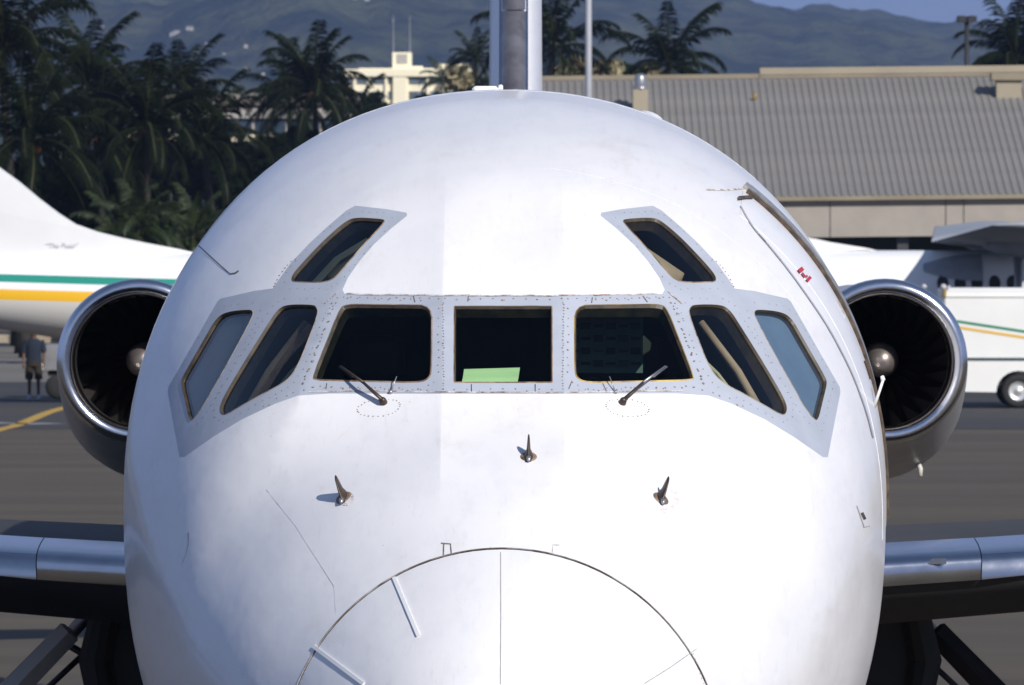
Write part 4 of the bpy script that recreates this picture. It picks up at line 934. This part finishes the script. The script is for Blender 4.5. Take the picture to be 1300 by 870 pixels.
# roof depth so the ridge stands at photograph row 98 above x=985
bR = 16.5; zR = at(985, 98.5, 250+bR)[2]; sl = math.atan2(zR-zE, bR); SL = math.hypot(zR-zE, bR)
src = None; pw = .27; n = int((aR-aL)/pw)
mb = MB(); mb.add([(0, 0, 0), (.07, 0, .0), (.10, 0, .04), (.18, 0, .04), (.21, 0, 0), (pw, 0, 0)]+[(x, SL, z) for x, z in ((0, 0), (.07, 0), (.10, .04), (.18, .04), (.21, 0), (pw, 0))], [(i, i+1, i+7, i+6) for i in range(5)])
RM = (HR.to_4x4())@Matrix.Rotation(-math.atan(TILT), 4, 'Y')@Matrix.Rotation(sl, 4, 'X')
for i in range(n):
    if src is None:
        o = mb.build('roof_panel', 'roof', hg, local=True); src = o.data
    else: o = bpy.data.objects.new('roof_panel', src); COL.objects.link(o); o.parent = hg

    o.matrix_local = Matrix.Translation(Vector(H(aL+i*pw, 0, zE+random.uniform(0, .004)))-ORG[hg])@RM
def hb(name, m, a0, a1, b0, b1, z0, z1, parent=hg, **k):
    mb = MB(); mb.add([H(a, b, z) for a in (a0, a1) for b in (b0, b1) for z in (z0, z1)], [(0, 1, 3, 2), (4, 6, 7, 5), (0, 4, 5, 1), (2, 3, 7, 6), (0, 2, 6, 4), (1, 5, 7, 3)]); return mb.build(name, m, parent, **k)
hb('eave_gutter', 'gutter', aL, aR, -.25, -.02, zE-.14, zE+.02)
zw0 = at(1100, 302, 249)[2]
jo = [H(0, 0, 0)]*0
sx = [-9.6, -6.5]+[float((at(px, 280, 248)-e0)@ux) for px in (1057, 1205, 1228)]; sx += [sx[-1]+4.2, sx[-1]+4.9, sx[-1]+9.5, 26]
for a, b in zip(sx[:-1], sx[1:]): hb('wall_panel', 'panel', a+.018, b-.018, .05, .25, zw0, zE-.14)
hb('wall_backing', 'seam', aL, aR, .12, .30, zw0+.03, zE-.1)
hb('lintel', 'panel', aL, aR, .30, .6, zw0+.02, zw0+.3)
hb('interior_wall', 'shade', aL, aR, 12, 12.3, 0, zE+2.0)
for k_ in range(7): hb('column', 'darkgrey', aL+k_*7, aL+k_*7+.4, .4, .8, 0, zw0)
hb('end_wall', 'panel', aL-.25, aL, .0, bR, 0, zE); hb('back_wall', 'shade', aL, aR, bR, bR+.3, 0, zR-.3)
mb = MB(); mb.rings([[H(a, .1, zE-.05), H(a, bR, zR-.05), H(a, bR, zE-.05)] for a in (aL-.2, aL)], True, True, True); mb.build('gable_wall', 'panel', hg)
# ridge caps: the plain one on the left and the thicker raised one from x=965 rightwards
aS = float((at(965, 97, 266)-e0)@ux)
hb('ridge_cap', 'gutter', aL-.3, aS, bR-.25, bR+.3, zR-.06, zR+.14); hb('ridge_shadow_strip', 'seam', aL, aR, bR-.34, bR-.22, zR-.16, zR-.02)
hb('ridge_cap', 'ridge', aS, aR, bR-.3, bR+1.2, zR+.10, zR+.36); hb('ridge_flashing', 'gutter', aS, aR, bR-.32, bR-.28, zR-.1, zR+.08)
# roof vents
def onroof(px, py):
    # intersect the view ray with the roof plane
    v = fw+rt*((px-650)/F)+up*((435-py)/F); n_ = np.array(HR.to_4x4()@Matrix.Rotation(sl, 4, 'X')@Vector((0, 0, 1, 0)))[:3]
    t = ((H(0, 0, zE)-CAM)@n_)/(v@n_); return CAM+v*t
p = onroof(813, 138); wv = 19/F*262
mb = MB(); mb.box(p+[0, 0, .22], (wv, wv, 1.0), HR); vt = mb.build('roof_vent', 'ridge', hg)
mb = MB(); tz = p[2]+.70; mb.tube([(p[0], p[1], tz), (p[0], p[1], tz+.14), (p[0], p[1], tz+.15), (p[0], p[1], tz+.5), (p[0], p[1], tz+.62)], [.30, .27, .22, .23, .12], 14); mb.build('vent_cowl', 'steel', vt, smooth=True)
p = onroof(1281, 128); mb = MB(); mb.box(p+[0, .4, .35], (.95, .9, .9), HR); vt = mb.build('roof_vent', 'ridge', hg)
mb = MB(); mb.box(p+[0, .4, .92], (1.35, 1.2, .28), HR); mb.build('vent_hood', 'gutter', vt)
for px, py, m_ in ((958, 128, 'gold'), (736, 134, 'ventwhite')):
    p = onroof(px, py); mb = MB(); mb.tube([p-[0, 0, .1], p+[0, 0, .20], p+[0, 0, .30]], [.06 if px > 900 else .16, .08 if px > 900 else .2, .04], 8); mb.build('vent_pipe', m_, hg, smooth=True)

# ================================================================== POLES
def pole(px, D, ztop, r, m, label, heads, cat='light pole'):
    P = at(px, 300, D); t = empty('light_pole', (P[0], P[1], 0), label, cat)
    mb = MB(); mb.tube([(0, 0, 0), (0, 0, ztop*.5), (0, 0, ztop)], [r*1.1, r, r*.85], 14); mb.tube([(0, 0, 0), (0, 0, .06)], r*2, 14); mb.build('pole', m, t, local=True, smooth=True)
    for dx in heads:
        mb = MB(); mb.cbox((dx, 0, ztop+.02), (.42, .5, .28), .05); mb.build('lamp_head', m, t, local=True, auto=.6)
    return t
pole(747, 226, 15.5, .115, 'polegrey', 'tall pale grey light pole rising right behind the jet\'s fin', (-.5, .5))
pole(1227, 300, at(1227, 25, 300)[2], .115, 'poledark', 'black light pole with a short twin head behind the hangar roof', (-.22, .22))
P = at(217, 300, 240); t = empty('sign_post', (P[0], P[1], 0), 'thin post with a small white box sign below the left palms', 'sign')
mb = MB(); mb.tube([(0, 0, 0), (0, 0, 5.5)], .04, 8); mb.build('post', 'poledark', t, local=True); mb = MB(); mb.cbox((0, -.06, 4.05), (.14, .08, .34), .02); mb.build('sign_box', 'ventwhite', t, local=True)

# ================================================================== PALMS
def frond_mesh(L, e0, droop, seed, leaf=.62):
    r_ = random.Random(seed); pts = []; x = z = 0.0; a = e0; N = 16
    for i in range(N+1):
        pts.append((x, z, a)); st_ = L/N; x += math.cos(a)*st_; z += math.sin(a)*st_; a -= droop/N*(.5+1.2*i/N)
    mb = MB(); V = []; Fc = []; mi = []
    for i in range(N):                        # midrib
        w_ = .045*(1-i/N)+.008; w2 = .045*(1-(i+1)/N)+.008; n = len(V)
        (xa, za, _), (xb_, zb2, _) = pts[i], pts[i+1]
        V += [(xa, -w_, za), (xa, w_, za), (xb_, w2, zb2), (xb_, -w2, zb2), (xa, 0, za-.05), (xb_, 0, zb2-.05)]; Fc += [(n, n+1, n+2, n+3), (n+1, n+4, n+5, n+2), (n+4, n, n+3, n+5)]; mi += [1, 1, 1]
    K = 44
    for s in (-1, 1):
        for k in range(K):
            f_ = .10+.90*k/K; i = min(N-1, int(f_*N)); g_ = f_*N-i; xa = pts[i][0]*(1-g_)+pts[i+1][0]*g_; za = pts[i][1]*(1-g_)+pts[i+1][1]*g_; a = pts[i][2]
            ll = leaf*math.sin(min(1, f_*2.3)*PI/2)*(1-.55*max(0, f_-.5)*1.6)*r_.uniform(.8, 1.1); sp_ = r_.uniform(.5, .8)+.3*f_; hang = -.30-.5*r_.random()
            dx, dz = math.cos(a)*sp_, math.sin(a)*sp_; d_ = Vector((dx, s*1.0, dz+hang)).normalized()
            t_ = Vector((math.cos(a), 0, math.sin(a)))*.030; b0 = Vector((xa, 0, za)); b1 = b0+d_*ll*.55; b2 = b0+d_*ll+Vector((0, 0, -.16*ll-.1*r_.random()))
            n = len(V); V += [tuple(b0-t_*.6), tuple(b0+t_*.6), tuple(b1+t_*1.1), tuple(b1-t_*1.1), tuple(b2)]; Fc += [(n, n+1, n+2, n+3), (n+3, n+2, n+4)]; mi += [0, 0]
    me = bpy.data.meshes.new('frond'); me.from_pydata(V, [], Fc); me.update(); return me, mi
def frond_set(mats_):
    out = []
    for k, (e, dr) in enumerate(((1.35, .9), (1.05, 1.5), (.75, 1.9), (.40, 1.9), (.05, 1.5), (-.4, 1.0))):
        for sd_ in (0, 1):
            me, mi = frond_mesh(3.0, e, dr, k*7+sd_); me.materials.append(M[mats_[0]]); me.materials.append(M[mats_[1]]); me.polygons.foreach_set('material_index', mi); out.append(me)
    return out
FS = frond_set(('frond', 'frond_y')); FS2 = frond_set(('frond_lt', 'frond_y'))
PALMG = 'coconut palms behind the apron'
def palm(px, py, D, size, label, nf=20, lean=0.0, seed=1, fs=FS, nuts=True, name='palm_tree', droop=None):
    r_ = random.Random(seed); P = at(px, py, D); h = P[2]; bx = P[0]-lean
    t = empty(name, (bx, P[1], 0), label, 'palm tree', PALMG)
    pts = [(lean*(f_**1.6)+.12*math.sin(f_*5+seed), .1*math.sin(f_*4), h*f_) for f_ in np.linspace(0, 1, 12)]; pts[-1] = (lean, 0, h)
    mb = MB(); rr = [.20*size*(1.25-.5*f_+.05*(i % 2)) for i, f_ in enumerate(np.linspace(0, 1, 12))]; rr[0] *= 1.4; mb.tube(pts, [v*.62 for v in rr], 10); mb.build('trunk', 'trunk', t, local=True, smooth=True)
    nf = int(nf*1.35)
    for k in range(nf):
        lv = k/nf; idx = min(5, int(lv*6)) if droop is None else min(5, max(droop, int(lv*6)))
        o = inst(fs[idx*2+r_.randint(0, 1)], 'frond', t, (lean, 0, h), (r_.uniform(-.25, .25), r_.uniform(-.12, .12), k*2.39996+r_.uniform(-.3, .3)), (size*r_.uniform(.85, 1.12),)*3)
    if nuts:
        mb = MB()
        for k in range(9):
            a = k*.7; c = np.array([lean+.22*size*math.cos(a), .22*size*math.sin(a), h-.12*size-.09*(k % 3)]); mb.tube([c-[0, 0, .12], c-[0, 0, .05], c+[0, 0, .05], c+[0, 0, .12]], [.03, .11, .11, .03], 8)
        mb.build('coconut_cluster', 'coconut', t, local=True, smooth=True)
PALMS = [
 (5, 62, 236, 1.30, 'tall dark palm cut off by the left edge, highest crown there', 22, -.5, 1),
 (112, 105, 262, 1.05, 'palm with upright fan-like fronds right of the tallest left palm', 18, .3, 2),
 (40, 178, 228, 1.22, 'low palm with an orange heart at the left edge, above the striped tail', 20, .2, 3),
 (186, 162, 246, 1.12, 'wide dark palm with orange coconuts, middle of the left cluster', 22, .2, 4),
 (122, 168, 255, 1.10, 'dark palm squeezed between the two orange-hearted palms', 20, -.2, 5),
 (236, 122, 300, 1.05, 'palm with ragged upright fronds, right end of the left cluster', 18, .4, 6),
 (262, 178, 275, 1.10, 'shadowy lower palm leaning over the low grey roof', 18, -.6, 7),
 (399, 116, 330, 1.25, 'large single palm against the mountain, left of the cream building', 24, -.4, 8),
 (366, 128, 338, 1.10, 'smaller palm just left of the large single palm', 16, .2, 9),
 (449, 148, 345, .85, 'low palm in front of the cream building\'s left corner', 14, .1, 10),
 (603, 76, 400, .68, 'palm half hidden behind the left side of the fin', 16, .0, 11),
 (703, 62, 330, 1.40, 'palm close to the right side of the fin, behind the light pole', 16, .0, 12),
 (849, 84, 345, 1.32, 'lone palm rising over the hangar ridge behind the metal vent', 17, .0, 13),
 (1289, 76, 330, 1.35, 'palm at the right edge behind the black light pole', 18, .0, 14),
 (566, 104, 520, .85, 'small paler palm in front of the cream building', 16, .0, 15)]
for i, (px, py, D, sz, lb, nf, ln, sd_) in enumerate(PALMS): palm(px, py, D, sz, lb, nf, ln, sd_, fs=FS2 if i == 14 else FS, nuts=i in (2, 3, 4, 7), droop=None)
for i, (px, py, D, lb) in enumerate(((150, 300, 214, 'young bright palm just above the striped tail, leftmost of three'), (177, 292, 214, 'young bright palm just above the striped tail, middle of three'), (246, 300, 216, 'young bright palm beside the jet\'s left shoulder, rightmost of three'))):
    palm(px, py, D, .62, lb, 14, 0, 30+i, fs=FS2, nuts=False, name='young_palm')

# ================================================================== BROAD-LEAVED TREES AND SCRUB
def crown_mesh(name, rx, rz, n, leaf, seed, m, clumps=26):
    r_ = np.random.RandomState(seed); cl = r_.normal(size=(clumps, 3)); cl /= np.linalg.norm(cl, axis=1, keepdims=True); cl *= r_.uniform(.35, 1.0, (clumps, 1)); cl *= [rx, rx, rz]
    k = r_.randint(0, clumps, n); c = cl[k]+r_.normal(size=(n, 3))*np.array([rx, rx, rz])*.16
    a = r_.normal(size=(n, 3)); a /= np.linalg.norm(a, axis=1, keepdims=True); b = np.cross(a, r_.normal(size=(n, 3))); b /= np.linalg.norm(b, axis=1, keepdims=True); s_ = leaf*r_.uniform(.6, 1.3, (n, 1))
    V = np.stack([c-a*s_, c-b*s_*.5, c+a*s_, c+b*s_*.5], 1).reshape(-1, 3)
    me = bpy.data.meshes.new(name); me.from_pydata(V.tolist(), [], [(4*i, 4*i+1, 4*i+2, 4*i+3) for i in range(n)]); me.materials.append(M[m]); return me
def tree(px, pytop, D, rpx, label, seed, m='leaf', zr=.8, name='broadleaf_tree', cat='tree', leaf=.28, n=4200, group=None):
    r = rpx/F*D; zt = at(px, pytop, D)[2]; zc = max(zt-r*zr, .3); P = at(px, 300, D)
    t = empty(name, (P[0], P[1], 0), label, cat, group)
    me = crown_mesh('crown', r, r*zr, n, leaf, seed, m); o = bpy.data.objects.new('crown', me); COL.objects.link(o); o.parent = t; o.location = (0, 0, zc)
    mb = MB(); r_ = random.Random(seed)
    mb.tube([(0, 0, 0), (.1, 0, zc*.5), (0, .1, zc)], [.22, .17, .10], 9)
    for k in range(5):
        a = k*1.3+r_.random(); mb.tube([(0.05, 0, zc*.55), (.35*r*math.cos(a), .35*r*math.sin(a), zc*.85), (.75*r*math.cos(a), .75*r*math.sin(a), zc+.2*r)], [.09, .06, .03], 6)
    mb.build('trunk', 'trunk', t, local=True, smooth=True)
for i, (px, py, D, r, lb, m_) in enumerate([
  (150, 178, 300, 62, 'dark bushy tree filling the gap behind the two tallest left palms', 'leaf'), (212, 186, 305, 50, 'dark bushy tree filling the gap between the wide palm and the low roof', 'leaf'), (320, 215, 290, 40, 'dark bush beside the blue fronted shed', 'leaf'),
  (20, 205, 252, 75, 'dark broadleaf tree low at the left edge behind the striped tail', 'leaf'), (105, 215, 258, 65, 'dark broadleaf tree below the two left palms', 'leaf'),
  (180, 225, 262, 60, 'dark broadleaf tree beneath the wide coconut palm', 'leaf'), (262, 172, 300, 48, 'dark bushy tree in front of the low grey roof', 'leaf'),
  (330, 178, 310, 55, 'dark bushy tree touching the jet\'s left shoulder', 'leaf'), (215, 262, 236, 34, 'small green tree beside the white box sign', 'leaf2'),
  (262, 270, 238, 30, 'small green tree next to the jet\'s skin line', 'leaf2'), (382, 165, 330, 30, 'rounded dark tree under the large single palm', 'leaf'),
  (470, 124, 480, 26, 'dark round tree in front of the cream building, left of two', 'leaf'), (440, 132, 470, 26, 'dark tree at the foot of the cream building\'s left corner', 'leaf'),
  (555, 118, 490, 24, 'dark tree at the foot of the cream building, right side', 'leaf'), (608, 100, 470, 22, 'leafy tree behind the fin\'s left side', 'leaf2'),
  (1262, 76, 340, 26, 'dark bush-like tree at the right behind the ridge cap', 'leaf'), (1300, 60, 345, 26, 'dark tree at the right edge under the palm', 'leaf')]):
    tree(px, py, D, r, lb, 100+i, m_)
for i, (px, py, r, m_, lb) in enumerate([(728, 78, 20, 'dryleaf', 'pale flowering tree top over the ridge beside the grey pole'), (775, 80, 20, 'dryleaf', 'pale flowering tree top over the ridge, middle of three'), (795, 86, 16, 'leaf2', 'small green bush top between the pale tree tops'), (822, 86, 16, 'dryleaf', 'pale flowering tree top over the ridge beside the metal vent'), (585, 92, 14, 'dryleaf', 'pale tree top left of the fin')]):
    tree(px, py, 420, r, lb, 200+i, m_, zr=.7, n=2600, leaf=.35)

# ================================================================== BUILDINGS AT THE LEFT
def bld(name, px0, px1, pyt, D, depth, label, m, cat='building'):
    a, b = at(px0, pyt, D), at(px1, pyt, D); t = empty(name, ((a[0]+b[0])/2, a[1]+depth/2, 0), label, cat)
    return t, a[0], b[0], a[2], a[1]
def bx(t, name, m, x0, x1, y0, y1, z0, z1, parent=None, **k):
    mb = MB(); mb.box(((x0+x1)/2, (y0+y1)/2, (z0+z1)/2), (x1-x0, y1-y0, z1-z0)); return mb.build(name, m, parent or t, **k)
t, xa, xb_, z, y = bld('terminal_building', 110, 452, 118, 430, 16, 'long low terminal with a pale grey roof band and dark blue glazing behind the palms', None)
zz = lambda py, D=430: at(650, py, D)[2]
bx(t, 'wall', 'palewall', xa+.5, xb_-.5, y+1.2, y+16, 0, zz(150)); rf = bx(t, 'roof', 'greyroof', xa, xb_, y+.6, y+16.4, zz(133), z); bx(t, 'soffit', 'seam', xa+.2, xb_-.2, y+.9, y+1.2, zz(137), zz(133))
bx(t, 'parapet', 'palewall', xa+.3, xb_-.3, y+.8, y+1.15, zz(150), zz(137.5)); bx(t, 'sill', 'creamwall', xa+.3, xb_-.3, y+.7, y+1.19, zz(179), zz(171))
for k in range(14):
    xx = xa+1+(xb_-xa-2)*k/14; bx(t, 'window', 'blueglass', xx, xx+(xb_-xa-2)/14-.25, y+1.05, y+1.18, zz(170.5), zz(151))
t, xa, xb_, z, y = bld('garage_building', 215, 420, 222, 330, 10, 'dark blue fronted shed with a beige sill seen between tree trunks', None)
bx(t, 'wall', 'palewall', xa, xb_, y+.4, y+10, 0, z-.1); bx(t, 'roof', 'greyroof', xa-.3, xb_+.3, y, y+10.4, z-.1, z+.15)
for k in range(4):
    xx = xa+(xb_-xa)*k/4; bx(t, 'door', 'blueglass', xx+.1, xx+(xb_-xa)/4-.1, y+.3, y+.39, at(1, 266, 330)[2], z-.2)
bx(t, 'sill', 'kerb', xa, xb_, y+.15, y+.38, at(1, 274, 330)[2], at(1, 267, 330)[2])
# cream building on the rise
D = 700.0; zz = lambda py: at(650, py, D)[2]; xx = lambda px: at(px, 300, D)[0]; y = D-25.8
t = empty('office_building', (xx(510), y+8, 0), 'cream multi-storey building with a square rooftop block and two thin antennas', 'building')
bx(t, 'wall', 'creamwall', xx(438), xx(600), y+.6, y+16, 0, zz(97)); bx(t, 'roof', 'creamwall', xx(436), xx(600), y, y+16.2, zz(97), zz(88))
bx(t, 'roof_edge', 'creamwall', xx(455), xx(566), y+2, y+14, zz(88), zz(86)); bx(t, 'stair_tower', 'creamwall', xx(499), xx(516), y+.1, y+1, 0, zz(96.8))
pb = bx(t, 'rooftop_block', 'creamwall', xx(497.5), xx(521.5), y+3, y+8, zz(86), zz(65.5)); bx(t, 'vent_grille', 'palewall', xx(503), xx(516.5), y+2.93, y+3.05, zz(80), zz(68), pb)
bx(t, 'rooftop_step', 'creamwall', xx(521.5), xx(536), y+3, y+7, zz(86), zz(83)); bx(t, 'rooftop_step', 'creamwall', xx(556), xx(596), y+1, y+7, zz(88), zz(81))
for px in (498.5, 519.5):
    mb = MB(); mb.tube([(xx(px), y+4, zz(68)), (xx(px), y+4, zz(18))], [.09, .05], 6); mb.build('antenna', 'steel', t)
for (a, b) in ((442, 448), (453, 465), (471, 487), (493, 497), (519.5, 540), (546, 560), (565, 578), (583, 597)):
    for r0, r1 in ((98.5, 106.5), (116, 126), (136, 146)): wn = bx(t, 'window', 'glassblue', xx(a), xx(b), y+.5, y+.7, zz(r1), zz(r0))
for px in (450, 468, 490, 517, 543, 562.5, 581): bx(t, 'pilaster', 'creamwall', xx(px)-.12, xx(px)+.12, y+.3, y+.58, 0, zz(97))
# ================================================================== MOUNTAINS
from mathutils import noise as mn
RID = [(-900, -120), (-300, -130), (0, -95), (200, -80), (400, -110), (600, -70), (800, -30), (900, -10), (955, 1), (985, 5), (1010, 9), (1030, 3), (1052, 1), (1068, 7), (1090, 11), (1110, 9), (1140, 17), (1170, 22), (1195, 26), (1215, 24), (1250, 33), (1275, 26), (1300, 17), (1500, -10), (2200, 20)]
rx_ = np.array(RID)[:, 0]; ry_ = np.array(RID)[:, 1]
def mount(name, D0, D1, nx, ny, x0p, x1p, prof, seed, amp):
    xs = np.linspace(x0p, x1p, nx); V = []; Fc = []
    for j in range(ny):
        f_ = j/(ny-1); D = D0+(D1-D0)*min(1, f_/.86) if f_ <= .86 else D1+(f_-.86)*2500
        for i, px in enumerate(xs):
            X = at(px, 300, D)[0]; g_ = f_/.86
            top = float(np.interp(px, rx_, ry_)) if prof else 0
            hh = (4+(300-top)*D1/F)
            q = Vector((X/520+seed, D/760, 0)); rid = 1-abs(mn.noise(q)*2); nz = mn.fractal(Vector((X/240+seed, D/300, 1)), 1, 2.1, 6)
            if g_ <= 1:
                k = g_**1.15; z = hh*k+amp*(rid-.5+.55*nz)*math.sin(min(1, g_)*PI)**.8*1.0+(mn.noise(Vector((X/26, D/60, 5)))*5+mn.noise(Vector((X/11, D/40, 9)))*2.2)*min(1, g_*3)
            else: z = hh*(1-(g_-1)*3)
            V.append((X, D-25.8, z-2))
    for j in range(ny-1):
        for i in range(nx-1): a = j*nx+i; Fc.append((a, a+1, a+nx+1, a+nx))
    me = bpy.data.meshes.new(name); me.from_pydata(V, [], Fc); me.update(); me.polygons.foreach_set('use_smooth', [True]*len(Fc)); me.materials.append(M['forest'])
    o = bpy.data.objects.new(name, me); COL.objects.link(o); o['kind'] = 'structure'; return np.array(V).reshape(ny, nx, 3), xs
MV, MX = mount('mountain', 2100, 5200, 420, 130, -500, 1800, True, 3.3, 34)
# a few far houses on the slope: find where the slope shows at that spot of the photograph
def onslope(px, py):
    i = int(round((px+500)/2300*419)); col_ = MV[:, i]
    for p in col_:
        if proj(p+np.array([0, 0, 0]))[1] < py: return p
    return col_[-20]
HS = [(130, 35, 5, 3, 'tiny lone white house high on the mountainside at the left'), (219, 49, 9, 6, 'white blue-roofed house of the bright pair on the slope'), (224, 55, 13, 5, 'wide white house below the blue-roofed one on the slope'), (242, 50, 13, 6, 'cream house right of the bright pair on the slope'), (262, 55, 7, 3, 'dim house right of the cream one'), (313, 60, 7, 6, 'small pinkish house above the low palm on the slope'), (286, 70, 8, 3, 'dim long house low on the slope'), (333, 94, 6, 5, 'small white house low on the slope left of the large palm'), (312, 90, 9, 3, 'faint house left of the low white one'), (464, 11, 9, 5, 'white house high on the slope above the cream building'), (447, 10, 8, 3, 'faint house beside the high white one'), (497, 42, 4, 2, 'dot-like house left of the antennas')]
for i, (px, py, w_, h_, lb) in enumerate(HS):
    p = onslope(px, py+h_/2); D = p[1]+25.8; W_ = w_*.7*D/F; Hh = h_*.7*D/F
    t = empty('hillside_house', (p[0], p[1], p[2]-2), lb, 'house', 'houses on the mountainside')
    mb = MB(); mb.box((0, 0, 1+Hh*.35), (W_, W_*.8, 2+Hh*.7)); mb.build('wall', 'house', t, local=True)
    mb = MB(); zt_ = 2+Hh*.7-.0; mb.add([(-W_*.55, -W_*.45, zt_), (W_*.55, -W_*.45, zt_), (W_*.55, W_*.45, zt_), (-W_*.55, W_*.45, zt_), (-W_*.4, 0, zt_+Hh*.35), (W_*.4, 0, zt_+Hh*.35)], [(0, 1, 5, 4), (2, 3, 4, 5), (1, 2, 5), (3, 0, 4), (3, 2, 1, 0)]); mb.build('roof', 'house' if i % 3 else 'greyroof', t, local=True)
# ================================================================== HAZE
hz = bpy.data.materials.new('haze_air'); hz.use_nodes = True; n = hz.node_tree.nodes; n.remove(n['Principled BSDF'])
pv = n.new('ShaderNodeVolumePrincipled'); pv.inputs['Density'].default_value = .00012; pv.inputs['Color'].default_value = (.46, .62, 1.0, 1); pv.inputs['Anisotropy'].default_value = .2
hz.node_tree.links.new(pv.outputs[0], n['Material Output'].inputs['Volume'])
mb = MB(); mb.box((0, 3880, 209), (5200, 7960, 420)); o = mb.build('haze', 'seam', None, kind='stuff'); o.data.materials.clear(); o.data.materials.append(hz)
print('objects', len(bpy.data.objects))
